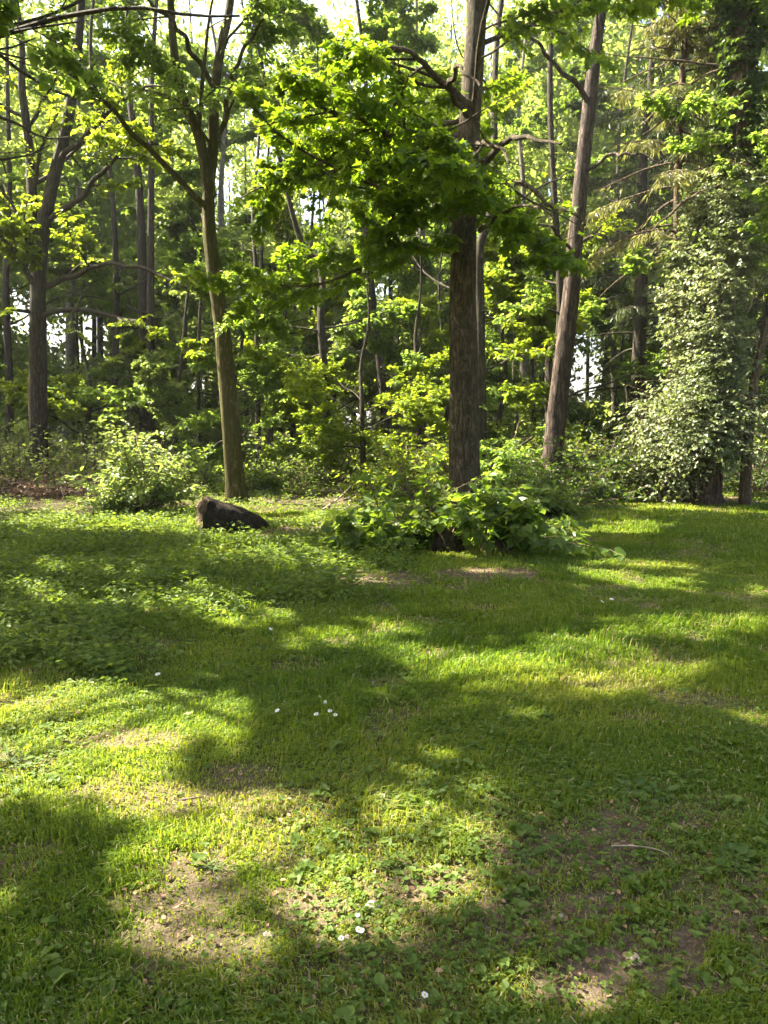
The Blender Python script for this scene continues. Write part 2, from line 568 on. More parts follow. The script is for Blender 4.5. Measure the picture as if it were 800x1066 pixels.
def make_tree(name, label, trunk, r0, r1, bark, leaf, seed, limbs=(), auto=None, tmpl=T_OVAL, size=.11, n2_=7, n3=7, nl=9, wood=2,
              l2=.38, l3=.32, group=None, rough=.12, flare=.45, K=None, up2=.05, droop=.25, cat='tree', jit=.45, keep=True, crown_name='crown', prune=None, sides=18, bare=.05):
    rng = np.random.default_rng(seed)
    trunk = np.asarray(trunk, float)
    base = trunk[0].copy()
    base[2] = gz(base[0], base[1])
    trunk[0, 2] = base[2] - .15
    t = thing(name, label, cat, base, group)
    H = trunk[-1, 2]
    n = max(14, int(H * 4))
    path = catmull(trunk, n)
    rr = radii(r0, r1, n, .9)
    mb = MB()
    tubes(mb, path[None], rr[None], sides, rough, seed, True, flare)
    LP, LR = [], []          # limb paths resampled
    KK = 12
    for spec in limbs:
        pts, a, b = spec[0], spec[1], spec[2]
        p = catmull(pts, KK)
        p[1:-1] += rng.normal(0, .03, (KK - 2, 3))
        r = radii(a, b, KK)
        lb = MB()
        q = catmull(p, 30)
        tubes(lb, q[None], radii(a, b, 30)[None], 10, .14, seed + 3)
        lb.build('branch', bark, t, smooth=True)
        if len(spec) < 4 or spec[3]:
            LP.append(p)
            LR.append(r)
    if auto:
        na = auto['n']
        ts = np.linspace(auto['z0'], auto['z1'], na) + rng.normal(0, .15, na)
        zi = np.interp(ts, path[:, 2], np.arange(n))
        az = np.arange(na) * 2.399 + rng.random() * 6.28 + rng.normal(0, .3, na)
        u = np.linspace(0, 1, na)
        Ls = (auto['l0'] + (auto['l1'] - auto['l0']) * u) * rng.uniform(.75, 1.2, na)
        el = auto.get('e0', .2) + (auto.get('e1', .8) - auto.get('e0', .2)) * u + rng.normal(0, .1, na)
        ii = np.clip(zi.astype(int), 0, n - 2)
        p0 = path[ii] + (path[ii + 1] - path[ii]) * (zi - ii)[:, None]
        d = np.stack([np.cos(az) * np.cos(el), np.sin(az) * np.cos(el), np.sin(el)], 1)
        if 'aim' in auto:
            d = nrm(d + np.array(auto['aim']))
        ap = bentpath(p0, d, Ls, KK, auto.get('bend', .02), .12, rng)
        ar = np.minimum(rr[ii] * .34, .008 * Ls + .008)[:, None] * np.linspace(1, .25, KK)[None]
        if keep:
            k0 = (keep_mask(ap[:, KK // 2], rng) & keep_mask(ap[:, -2], rng)) | (rng.random(na) < bare)
        if prune is not None and bare < .2:
            k0 &= ~(prune(ap[:, KK // 2], rng) | prune(ap[:, -3], rng))
            ap, ar = ap[k0], ar[k0]
        if len(ap):
            tubes(mb, ap, ar, 7, .1, seed + 5)
            LP += list(ap)
            LR += list(ar)
    LP, LR = np.array(LP), np.array(LR)
    B, BR = spawn(LP, LR, n2_, .18, 1, .85, l2, up2, .015, .10, .42, 7, rng)
    # tip shoots so limb ends are leafy
    if keep:
        k = keep_mask(B[:, 4], rng)
        B, BR = B[k], BR[k]
    if prune is not None:
        k = ~prune(B[:, 4], rng)
        B, BR = B[k], BR[k]
    TW, TR = spawn(B, BR, n3, .12, 1, .8, l3 * 1.0, .0, -.03, .12, .5, 5, rng, plen=np.maximum(np.linalg.norm(B[:, -1] - B[:, 0], axis=1), .9), taper=.35)
    if keep:
        k = keep_mask(TW[:, 2], rng)
        TW, TR = TW[k], TR[k]
    if prune is not None:
        k = ~prune(TW[:, 2], rng)
        TW, TR = TW[k], TR[k]
    if wood >= 1:
        tubes(mb, B, np.maximum(BR, .004), 5)
    if wood >= 2:
        tubes(mb, TW, np.maximum(TR, .0025), 3, cap=False)
    mb.build('trunk', bark, t, smooth=True)
    lm = MB()
    leaves_on(lm, TW, nl, size, tmpl, rng, droop, jit, lit=keep)
    leaves_on(lm, B[:, 3:], max(2, nl // 2), size, tmpl, rng, droop, jit, lit=keep)
    lm.build(crown_name, leaf, t)
    return t


def pp(lst, Y):
    """photo points with a common (or own) distance -> world polyline"""
    return np.array([P(q[0], q[1], q[2] if len(q) > 2 else Y) for q in lst])


def up_to(pts, z):
    """continue a trunk upward to height z"""
    d = nrm(pts[-1] - pts[-2])
    d = nrm(d + np.array([0, 0, 2.0]))
    k = (z - pts[-1][2]) / d[2]
    return np.vstack([pts, pts[-1] + d * k * .5, pts[-1] + d * k])


def on_ground(px, Y):
    p = P(px, 500, Y)
    return np.array([p[0], Y, gz(p[0], Y)])


def holes(lst, chance=.95):
    """open places in a far crown where the pale sky shows, as rough spheres of air about a line from the lawn"""
    def f(p, rng):
        px, py = proj(p)
        n = vnoise(p * 1.1, 71) - .5
        out = np.zeros(len(p), bool)
        for cx, cy, rx, ry in lst:
            q = ((px - cx) / rx) ** 2 + ((py - cy) / ry) ** 2 + n * 1.2
            out |= (q < 1) & (rng.random(len(p)) < chance)
        return out
    return f


SKY_GAPS = [(80, 350, 42, 34), (20, 330, 26, 28), (610, 385, 28, 48), (375, 430, 22, 14), (215, 12, 34, 26), (235, 200, 18, 34), (280, 170, 20, 26), (395, 100, 24, 24),
            (575, 200, 16, 20), (330, 215, 24, 30), (145, 90, 20, 16), (205, 400, 14, 12), (490, 380, 14, 20), (400, 300, 18, 16), (510, 50, 16, 30), (690, 20, 20, 20)]
gaps = holes(SKY_GAPS, .9)

# --- centre tree
Yc = 12.5
b = on_ground(485, Yc)
tr = np.vstack([b, pp([(484, 500), (483, 400), (482, 300), (485, 200), (491, 100), (497, 0)], Yc)])
tr = up_to(tr, 13.5)
limbs = [
    (pp([(478, 185, 12.4), (455, 172, 12.1), (430, 160, 11.7), (412, 140, 11.2), (380, 124, 10.6), (345, 112, 9.9), (300, 100, 9.4)], 0), .075, .018),
    (pp([(476, 262, 12.4), (450, 258, 12.0), (420, 252, 11.5), (407, 238, 11.2), (409, 224, 11.0)], 0), .045, .012),
    (pp([(500, 170, 12.4), (525, 150, 11.6), (550, 140, 10.8), (585, 150, 10.0)], 0), .06, .015),
    (pp([(492, 110, 12.3), (455, 80, 11.2), (420, 50, 10.2), (380, 60, 9.4)], 0), .06, .015),
    (pp([(502, 200, 12.3), (540, 190, 11.4), (570, 215, 10.7), (610, 235, 10.2)], 0), .05, .012),
    (pp([(486, 120, 12.2), (470, 90, 10.8), (480, 70, 9.8), (500, 90, 9.0)], 0), .05, .012),
    (pp([(494, 165, 12.3), (502, 150, 11.2), (512, 150, 10.2), (530, 170, 9.4)], 0), .045, .012),
    (pp([(480, 155, 12.3), (462, 140, 11.2), (450, 145, 10.2), (440, 175, 9.4)], 0), .045, .012),
    (pp([(500, 240, 12.3), (520, 225, 11.4), (545, 215, 10.5), (575, 225, 9.8)], 0), .04, .01),
    (pp([(480, 190, 12.4), (440, 165, 12.6), (390, 165, 12.9), (330, 180, 13.0), (280, 190, 13.0)], 0), .05, .012),
    (pp([(500, 215, 12.5), (530, 225, 12.0), (560, 250, 11.6), (590, 270, 11.4)], 0), .04, .01),
]
make_tree('maple_tree', 'big straight grey-brown tree in the middle, rising behind the leafy bush', tr, .275, .11, BK['centre'], LF['maple'], 5, limbs,
          dict(n=46, z0=4.2, z1=11.0, l0=5.0, l1=2.6, e0=.05, e1=.7), T_MAPLE, .112, 14, 12, 12, 2, group=None, flare=.6, rough=.09, prune=holes([(215, 60, 45, 90), (235, 170, 45, 70), (690, 110, 60, 90)], .9), sides=28)

# --- mossy forked tree
Ym = 17.0
b = on_ground(246, Ym)
tr = np.vstack([b, pp([(245, 500), (240, 440), (235, 380), (230, 330), (223, 285), (218, 240), (217, 200), (221, 160), (224, 100), (230, 50), (240, 0)], Ym)])
tr = up_to(tr, 14.5)
limbs = [
    (pp([(221, 205, 17), (214, 175, 16.9), (203, 130, 16.8), (188, 95, 16.7), (182, 60, 16.6), (178, 0, 16.6), (172, -70, 16.6), (165, -120, 16.6)], 0), .125, .045),
    (pp([(219, 218, 17), (190, 190, 16.6), (160, 160, 16.2), (130, 130, 15.8), (100, 95, 15.3), (65, 70, 15.0), (25, 42, 14.6)], 0), .07, .024),
    (pp([(224, 150, 17), (236, 110, 16.8), (246, 70, 16.5), (258, 45, 16.2), (275, 20, 15.9)], 0), .06, .02),
    (pp([(222, 90, 16.9), (204, 60, 16.5), (188, 35, 16.1), (172, 15, 15.8), (150, 0, 15.6), (125, -20, 15.3)], 0), .06, .02),
    (pp([(227, 285, 17), (240, 286, 16.6), (258, 292, 16.2), (280, 305, 15.8)], 0), .03, .01),
    (pp([(226, 345, 17), (245, 340, 16.6), (262, 332, 16.3), (285, 332, 16.0)], 0), .022, .008),
]
make_tree('forked_tree', 'slim leaning forked tree with moss on its bark and a sunlit left edge', tr, .225, .055, BK['mossy'], LF['mid'], 9, limbs,
          dict(n=14, z0=7.5, z1=13.5, l0=3.4, l1=2.0, e0=.3, e1=.9), T_OVAL, .105, 12, 11, 15, 2, flare=.55, rough=.16, prune=holes([(215, 30, 40, 60), (235, 200, 24, 50), (130, 150, 120, 45)], .75), sides=24)

# --- far left tree
Yl = 22.0
b = on_ground(40, Yl)
tr = np.vstack([b, pp([(40, 440), (40, 360), (40, 290), (45, 240), (55, 190), (70, 130), (80, 60), (85, 0)], Yl)])
tr = up_to(tr, 15.5)
limbs = [
    (pp([(40, 295), (35, 250), (33, 195), (28, 140), (25, 80), (20, 20), (15, -40)], Yl), .17, .05),
    (pp([(42, 300, 22), (75, 288, 21.6), (110, 276, 21.2), (150, 280, 20.6), (195, 300, 20.0)], 0), .09, .025),
    (pp([(42, 330, 22), (80, 322, 21.6), (125, 330, 21.0), (165, 345, 20.4), (212, 370, 19.6)], 0), .08, .02),
    (pp([(40, 300, 22), (20, 270, 21.6), (0, 245, 21.2), (-30, 235, 20.8)], 0), .09, .03),
    (pp([(40, 285, 22), (25, 240, 21.8), (5, 200, 21.5), (-25, 180, 21)], 0), .08, .025),
    (pp([(50, 230, 22), (85, 205, 21.4), (110, 175, 20.8), (140, 150, 20.2), (165, 150, 19.6)], 0), .09, .025),
    (pp([(60, 170, 22), (100, 130, 21.2), (140, 95, 20.4), (170, 90, 19.8)], 0), .08, .02),
    (pp([(40, 330, 22), (15, 322, 21.5), (-10, 330, 21), (-40, 335, 20.6)], 0), .06, .02),
]
make_tree('broadleaf_tree', 'dark forked tree with yellow-green leaves and long level boughs at the far left', tr, .28, .06, BK['dark'], LF['bright'], 14, limbs,
          dict(n=28, z0=5, z1=14.5, l0=5.2, l1=3.0, e0=.15, e1=.8), T_LIME, .11, 16, 12, 18, 2, flare=.3, prune=holes(SKY_GAPS + [(120, 300, 60, 60)], .7))

# --- red-barked tree right of centre
Yr = 18.0
b = on_ground(572, Yr)
tr = np.vstack([b, pp([(574, 480), (580, 430), (588, 360), (595, 300), (600, 240), (607, 170), (616, 90), (622, 40), (627, 0)], Yr)])
tr = up_to(tr, 15.5)
limbs = [
    (pp([(606, 180, 18), (630, 165, 17.6), (655, 160, 17.2), (690, 170, 16.9)], 0), .05, .015),
    (pp([(613, 110, 18), (580, 70, 17.4), (550, 40, 17), (520, 30, 16.6)], 0), .06, .015),
    (pp([(598, 262, 18), (575, 240, 17.5), (560, 235, 17.2), (540, 250, 16.9)], 0), .04, .012),
]
make_tree('pine_tree', 'leaning reddish trunk behind the bushes, right of the big middle tree', tr, .265, .085, BK['red'], LF['bright'], 22, limbs,
          dict(n=24, z0=5.0, z1=13.5, l0=4.2, l1=2.0, e0=.1, e1=.8), T_OVAL, .105, 10, 10, 13, 2, flare=.25, rough=.16, prune=holes(SKY_GAPS + [(690, 110, 50, 90)], .9), sides=24)

# --- ivy clad tree on the right
Yi = 17.0
b = on_ground(733, Yi)
tr = np.vstack([b, pp([(735, 470), (745, 380), (757, 280), (765, 200), (770, 100), (773, 0)], Yi)])
tr = up_to(tr, 15)
ivy_trunk = catmull(tr, 60)
limbs = [
    (pp([(765, 190, 17), (735, 200, 16.5), (705, 215, 16.1), (680, 240, 15.8)], 0), .05, .015),
    (pp([(768, 120, 17), (735, 110, 16.4), (700, 120, 16), (670, 140, 15.7)], 0), .05, .015),
    (pp([(768, 150, 17), (790, 140, 16.5), (815, 150, 16), (840, 180, 15.6)], 0), .05, .015),
]
make_tree('ivy_clad_tree', 'dark trunk wrapped in ivy near the right edge, roots bare at its foot', tr, .36, .17, BK['stump'], LF['needle'], 31, limbs,
          dict(n=15, z0=6, z1=14.5, l0=3.6, l1=1.6, e0=-.15, e1=.5, bend=-.02), T_LANCE, .12, 8, 8, 10, 2, flare=.7, rough=.16, prune=gaps, droop=.6)


def ivy(name, label, path, zlo, zhi, seed, n, rfun, tmpl, size, leaf, side=None):
    """a coat of ivy: shoots leaving the trunk, thick with leaves"""
    rng = np.random.default_rng(seed)
    z = zlo + (zhi - zlo) * rng.random(n) ** .8
    c = np.stack([np.interp(z, path[:, 2], path[:, k]) for k in range(3)], 1)
    az = rng.random(n) * 2 * PI
    if side is not None:
        az = np.where(rng.random(n) < .62, side + rng.normal(0, .9, n), az)
    d = np.stack([np.cos(az), np.sin(az), rng.normal(.05, .3, n)], 1)
    L = rfun(z, az) * (.35 + 1.5 * vnoise(np.stack([np.cos(az) * 2.4 + 5, np.sin(az) * 2.4 + 5, z * 1.5], 1), seed)) * rng.uniform(.6, 1.1, n)
    pth = bentpath(c, nrm(d), L, 6, -.06, .12, rng)
    pth[:, :, 2] = np.maximum(pth[:, :, 2], .12)
    near_foot = (pth[:, -1, 2] < .75) & (pth[:, -1, 0] > path[0][0] - .55) & (pth[:, -1, 1] < path[0][1])
    pth = pth[~near_foot]
    n = len(pth)
    t = thing(name, label, 'ivy', (c[0][0], c[0][1], 0))
    t.location = (float(path[0][0]), float(path[0][1]), 0.0)
    mb = MB()
    tubes(mb, pth, np.linspace(.008, .003, 6)[None].repeat(n, 0), 4)
    st = []
    for k in range(9):
        a0 = rng.random() * 6.28
        zz = np.linspace(0, zhi * rng.uniform(.6, 1), 30)
        cc = np.stack([np.interp(zz, path[:, 2], path[:, j]) for j in range(3)], 1)
        aa = a0 + np.cumsum(rng.normal(0, .12, 30))
        rr = .36 - .012 * zz
        st.append(cc + np.stack([np.cos(aa) * rr, np.sin(aa) * rr, 0 * aa], 1))
    tubes(mb, np.array(st), np.linspace(.03, .01, 30)[None].repeat(9, 0), 6, .2, 3)
    mb.build('stem', BK['stump'], t, smooth=True)
    lm = MB()
    leaves_on(lm, pth[:, 1:], 9, size, tmpl, rng, .35, .4, 0.0)
    k = rng.random(n) < .6
    tw, _ = spawn(pth[k][:, 1:], np.full((k.sum(), 5), .005), 3, .2, 1, .8, .5, .1, -.05, .12, .4, 4, rng)
    tw[:, :, 2] = np.maximum(tw[:, :, 2], .1)
    leaves_on(lm, tw, 8, size, tmpl, rng, .35, .6, 0.0)
    lm.build('foliage', leaf, t)
    return t


def rf(z, az):
    r = np.interp(z, [0, .4, 1.2, 2.2, 3.5, 5.5, 7.5, 9], [.15, .7, 1.5, 1.05, .72, .75, .55, .3])
    return r * np.where(np.cos(az - 3.6) > 0, 1.2, .55)


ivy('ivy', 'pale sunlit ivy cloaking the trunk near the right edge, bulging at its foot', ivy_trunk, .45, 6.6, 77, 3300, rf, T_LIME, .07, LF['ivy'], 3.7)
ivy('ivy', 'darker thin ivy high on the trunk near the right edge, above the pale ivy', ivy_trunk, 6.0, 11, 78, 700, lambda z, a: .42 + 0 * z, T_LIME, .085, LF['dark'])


# --- tapering conifers (drooping sprays)
def conifer(name, label, trunk, r0, seed, leaf, bark, n, z0, Ls, size=.2, droop=-.35, prune=None, nl=9):
    rng = np.random.default_rng(seed)
    trunk = np.asarray(trunk, float)
    base = trunk[0].copy()
    base[2] = gz(base[0], base[1])
    trunk[0, 2] = base[2] - .1
    t = thing(name, label, 'conifer', base)
    H = trunk[-1, 2]
    path = catmull(trunk, 50)
    mb = MB()
    tubes(mb, path[None], radii(r0, .03, 50)[None], 14, .12, seed, True, .25)
    z = np.linspace(z0, H * .98, n) + rng.normal(0, .1, n)
    az = np.arange(n) * 2.399 + rng.normal(0, .3, n)
    u = (z - z0) / (H - z0)
    L = (Ls * (1 - u) ** .75 + .3) * rng.uniform(.75, 1.15, n)
    p0 = np.stack([np.interp(z, path[:, 2], path[:, k]) for k in range(3)], 1)
    d = np.stack([np.cos(az), np.sin(az), np.full(n, .05) + u * .4], 1)
    Lp = bentpath(p0, nrm(d), L, 9, -.07, .04, rng)
    Lr = (.01 + L * .009)[:, None] * np.linspace(1, .25, 9)[None]
    k = keep_mask(Lp[:, 5], rng) | (rng.random(n) < .6)
    Lp, Lr = Lp[k], Lr[k]
    tubes(mb, Lp, Lr, 6)
    B, BR = spawn(Lp, Lr, 24, .12, 1, 1.0, .24, -.1, -.14, .06, .2, 6, rng, taper=.4)
    kk = keep_mask(B[:, 3], rng)
    if prune is not None:
        kk &= ~prune(B[:, 3], rng)
    B, BR = B[kk], BR[kk]
    tubes(mb, B, np.maximum(BR, .003), 4)
    mb.build('trunk', bark, t, smooth=True)
    lm = MB()
    leaves_on(lm, B, nl * 2, size, T_SPRAY, rng, .5, .7, 0.0, .7, True)
    leaves_on(lm, Lp[:, 2:], 14, size, T_SPRAY, rng, .5, .7, 0.0, .7, True)
    lm.build('crown', leaf, t)
    return t


def straight(px, Y, H, lean=0.0, jag=.05, seed=0):
    rng = np.random.default_rng(seed)
    g = on_ground(px, Y)
    z = np.linspace(0, H, 6)
    pts = np.stack([g[0] + lean * z + rng.normal(0, jag, 6), g[1] + rng.normal(0, jag, 6), z], 1)
    pts[0] = g
    return pts


conifer('conifer_tree', 'olive-yellow conifer with drooping sprays, between the reddish trunk and the ivy', straight(696, 18.5, 14, 0, .04, 1), .17, 41, LF['olive'], BK['stump'], 84, 5.6, 2.5, .2, prune=None, nl=13)
conifer('conifer_tree', 'dark green spruce behind the bushes, just left of the pale ivy', straight(662, 23, 15, 0, .04, 2), .26, 42, LF['needle'], BK['dark'], 70, 1.2, 2.7, .2, prune=gaps)
conifer('conifer_tree', 'dark spruce at the far right edge beyond the ivy-clad trunk', straight(815, 22, 15, 0, .04, 3), .24, 43, LF['needle'], BK['dark'], 70, 2.2, 2.8, .2)

# --- background trees one can tell apart
BG = [
    # px at ground, Y, trunk points [(px,py)...], r0, H, leaf, bark, label, name
    (72, 31, [(73, 420), (75, 300), (77, 200)], .22, 15, 'mid', 'grey', 'pale grey trunk far behind the dark forked tree, beside the bright gap'),
    (120, 27, [(120, 400), (119, 300), (117, 180)], .15, 14, 'mid', 'dark', 'thin upright dark trunk between the far left tree and the twin trunks'),
    (150, 27, [(152, 400), (150, 300), (141, 190)], .24, 15, 'grey', 'dark', 'left stem of the dark twin trunks beyond the pale shrub'),
    (156, 26.5, [(157, 400), (160, 300), (162, 190)], .19, 14, 'mid', 'dark', 'right stem of the dark twin trunks beyond the pale shrub'),
    (182, 24, [(184, 430), (190, 370), (196, 300)], .075, 8, 'grey', 'dark', 'leaning dark sapling left of a straighter one, between twin trunks and mossy tree'),
    (206, 25, [(207, 430), (209, 370), (212, 300)], .075, 8.5, 'grey', 'dark', 'straight dark sapling close on the left of the mossy tree'),
    (270, 24, [(268, 400), (265, 300), (260, 220)], .10, 11, 'mid', 'dark', 'thin dark stem just right of the mossy tree, leaning left'),
    (283, 25, [(280, 400), (276, 300), (274, 220)], .09, 11, 'grey', 'dark', 'second thin stem right of the mossy tree, more upright'),
    (346, 22, [(342, 430), (336, 340), (326, 280), (316, 235)], .14, 12, 'mid', 'dark', 'dark slender trunk leaning left midway between mossy and middle trees'),
    (320, 28, [(321, 420), (322, 340), (322, 260)], .10, 12, 'grey', 'dark', 'faint upright stem behind the left-leaning slender trunk'),
    (402, 26, [(400, 420), (396, 340), (386, 280), (380, 240)], .17, 14, 'mid', 'dark', 'dark many-branched tree left of the big middle trunk, far back'),
    (500, 21, [(500, 420), (502, 330), (506, 260), (508, 200)], .20, 14, 'bright', 'dark', 'dark trunk half hidden close behind the right side of the big middle tree'),
    (574, 21, [(573, 420), (574, 370), (576, 320)], .17, 14, 'mid', 'dark', 'dark trunk pressed against the left of the leaning reddish trunk'),
    (536, 22, [(535, 460), (536, 430), (537, 390)], .05, 6, 'bright', 'dark', 'young bright sapling between the big middle trunk and the reddish one'),
    (776, 16.5, [(779, 460), (786, 400), (797, 330), (805, 270)], .12, 10, 'mid', 'stump', 'thin trunk leaning right past the ivy at the right edge'),
    (640, 30, [(640, 420), (642, 330), (643, 260)], .16, 14, 'dark', 'dark', 'distant dark trunk by the bright gap right of the reddish trunk'),
    (10, 27, [(10, 400), (8, 300), (6, 200)], .16, 14, 'grey', 'dark', 'distant trunk at the left edge behind the yellow-green tree'),
    (230, 33, [(230, 400), (231, 300), (232, 200)], .20, 15, 'mid', 'grey', 'distant trunk hidden behind the mossy tree'),
    (440, 31, [(440, 400), (438, 300), (436, 200)], .20, 15, 'mid', 'grey', 'distant trunk left of the big middle tree, right of the many-branched one'),
    (545, 34, [(545, 400), (546, 300), (548, 200)], .20, 15, 'mid', 'grey', 'distant pale trunk in the gap between the middle and reddish trunks'),
]
for i, (gx, Y, pts, r0, H, lf, bk, lab) in enumerate(BG):
    g = on_ground(gx, Y)
    jr = np.random.default_rng(1000 + i)
    q = pp(pts, Y)
    q[1:, :2] += jr.normal(0, .09, (len(q) - 1, 2))
    tr = np.vstack([g, q])
    small = H < 9.5
    H = H + 3.5 if H >= 11 and Y > 20 else H
    tr = up_to(tr, H)
    tr[-2:, :2] += jr.normal(0, .3, (2, 2))
    t_ = make_tree('sapling' if small else 'woodland_tree', lab, tr, r0, r0 * .25, BK[bk], LF[lf], 100 + i, (),
              dict(n=13 if small else 30, z0=1.3 if small else 1.7 + (i % 3) * .8, z1=H * .97, l0=1.9 if small else 3.8, l1=1.0 if small else 2.5, e0=.1, e1=.8),
              T_QUAD if Y > 26 else T_OVAL, .13 if Y < 26 else .17, 11, 11, 16, 1, prune=gaps, flare=.25, cat='sapling' if small else 'tree', sides=12)

UNDER = [(-25, 24, 7.5, 'mid', 'leafy young tree cut off by the left edge'),
         (95, 26, 6.5, 'bright', 'leafy young tree between the far left trunk and the thin upright one'),
         (135, 31, 8.5, 'grey', 'grey-green young tree behind the twin trunks'),
         (195, 28, 8, 'mid', 'young tree filling the space behind the two saplings by the mossy trunk'),
         (252, 21, 6.5, 'mid', 'young leafy tree close behind the right side of the mossy trunk'),
         (305, 25, 8, 'bright', 'light green young tree right of the two thin stems'),
         (350, 28, 9, 'grey', 'grey-green young tree behind the left-leaning slender trunk'),
         (378, 20.5, 5.5, 'bright', 'bright low young tree between the slender trunk and the many-branched one'),
         (432, 22, 7, 'bright', 'bright young tree at the left of the big middle trunk'),
         (462, 28, 9, 'mid', 'tall young tree hidden behind the big middle trunk'),
         (522, 24.5, 8, 'bright', 'bright young tree just right of the big middle trunk'),
         (552, 29, 9, 'mid', 'mid green young tree in the gap left of the reddish trunk'),
         (650, 27, 6.5, 'dark', 'dark young tree between the reddish trunk and the spruce'),
         (702, 27, 9, 'mid', 'young broadleaf tree behind the olive conifer'),
         (755, 24, 8, 'grey', 'grey-green young tree behind the ivy'),
         (800, 26, 9, 'mid', 'young broadleaf tree behind the thin trunk at the right edge'),
         (-110, 20, 8, 'mid', 'young tree beyond the left edge of the view'),
         (900, 21, 8, 'mid', 'young tree beyond the right edge of the view')]
for i, (px, Y, H, lf, lab) in enumerate(UNDER):
    make_tree('young_tree', lab, straight(px, Y, H, .0, .12, 60 + i), .07 + .004 * H, .02, BK['dark'], LF[lf], 200 + i, (),
              dict(n=28, z0=1.2, z1=H * .97, l0=3.0, l1=1.4, e0=.15, e1=.9), T_OVAL if Y < 25 else T_QUAD, .095 if Y < 25 else .13, 12, 12, 18, 1, prune=gaps, flare=.2, sides=10)

# --- trees outside the frame: sunny-side ones shade the lawn, the last are added to cut skylight
SHADE = [((-8.3, 9.7), 13, .27, 'tall tree left of the lawn whose shadow crosses it'),
         ((-6.9, 7.0), 12, .22, 'slimmer tree left of the lawn near its front'),
         ((-5.4, 6.1), 11.5, .2, 'nearest tree left of the lawn, beside the camera'),
         ((-12.5, 13), 14, .3, 'tall tree left of the wood edge, beyond the lawn'),
         ((-4.8, 1.2), 11, .2, 'tree standing left behind the camera'),
         ((-7.7, 12.4), 17, .3, 'very tall tree just outside the left of the view, beside the weeds'),
         ((-8.7, 15.5), 18, .3, 'very tall tree outside the left of the view, just before the wood'),
         ((-7.6, 3.4), 12, .22, 'slim tree left of the camera, farther out'),
         ((-4.6, 2.9), 11, .18, 'slim tree close on the left of the camera'),
         ((4.5, -4.5), 12, .24, 'unseen tree added behind the camera at right to dim the sky light'),  # from here on: unseen trees added to darken the ambient light
         ((-1.5, -6.5), 12, .24, 'unseen tree added straight behind the camera to dim the sky light'),
         ((8.0, 1.5), 12, .24, 'unseen tree added right of the camera beside the lawn to dim the sky light'),
         ((10.0, 8.0), 13, .26, 'unseen tree added right of the lawn before the ivy to dim the sky light')]
for i, ((x, y), H, r0, lab) in enumerate(SHADE):
    tr = np.array([(x, y, 0), (x + .05, y, H * .3), (x - .1, y + .1, H * .6), (x, y, H)])
    make_tree('shade_tree', lab, tr, r0, .05, BK['dark'], LF['mid'], 300 + i, (),
              dict(n=40 if i < 9 else 22, z0=5.9 if H < 15 else 7.5, z1=H * .98, l0=5.2 if H < 15 else 6.2, l1=2.8, e0=.15, e1=.7, aim=(.15, .05, 0) if i < 9 else (0, 0, 0)), T_LIME, .17 if i < 9 else .24, 9, 8, 11 if i < 9 else 7, 1, prune=holes([(400, 230, 500, 300)], .97), bare=.45)


# ------------------------------------------------------------------ shrubs
def shrub(name, label, c, R, H, seed, leaf, nst, nl, size, tmpl, bark=None, dens=1.0, up=.35, cat='shrub', low=.1, group=None):
    rng = np.random.default_rng(seed)
    c = np.array([c[0], c[1], gz(c[0], c[1])])
    t = thing(name, label, cat, c, group)
    az = rng.random(nst) * 2 * PI
    el = np.arcsin(np.clip(rng.uniform(low, 1.0, nst), -1, 1))
    d = np.stack([np.cos(az) * np.cos(el), np.sin(az) * np.cos(el), np.sin(el)], 1)
    L = 1 / np.sqrt((np.cos(el) / R) ** 2 + (np.sin(el) / H) ** 2) * rng.uniform(.7, 1.12, nst)
    p0 = c + np.stack([rng.normal(0, R * .12, nst), rng.normal(0, R * .12, nst), np.full(nst, -.03)], 1)
    st = bentpath(p0, nrm(d + np.array([0, 0, up])), L, 8, -.05, .08, rng)
    sr = np.linspace(.013, .004, 8)[None].repeat(nst, 0) * (.7 + H * .3)
    B, BR = spawn(st, sr, int(7 * dens), .25, 1, .8, .36, .05, -.02, .12, .4, 5, rng)
    k = keep_mask(B[:, 2], rng)
    B, BR = B[k], BR[k]
    st[:, :, 2] = np.maximum(st[:, :, 2], c[2] - .03)
    B[:, :, 2] = np.maximum(B[:, :, 2], c[2] + .04)
    mb = MB()
    tubes(mb, st, sr, 5)
    tubes(mb, B, np.maximum(BR, .003), 3, cap=False)
    mb.build('stem', bark or BK['brown_twig'], t, smooth=True)
    lm = MB()
    leaves_on(lm, B, nl, size, tmpl, rng, .3, .5, 0.0)
    leaves_on(lm, st[:, 3:], nl, size, tmpl, rng, .3, .5, 0.0)
    lm.build('foliage', leaf, t)
    return t


def at(px, Y):
    return on_ground(px, Y)


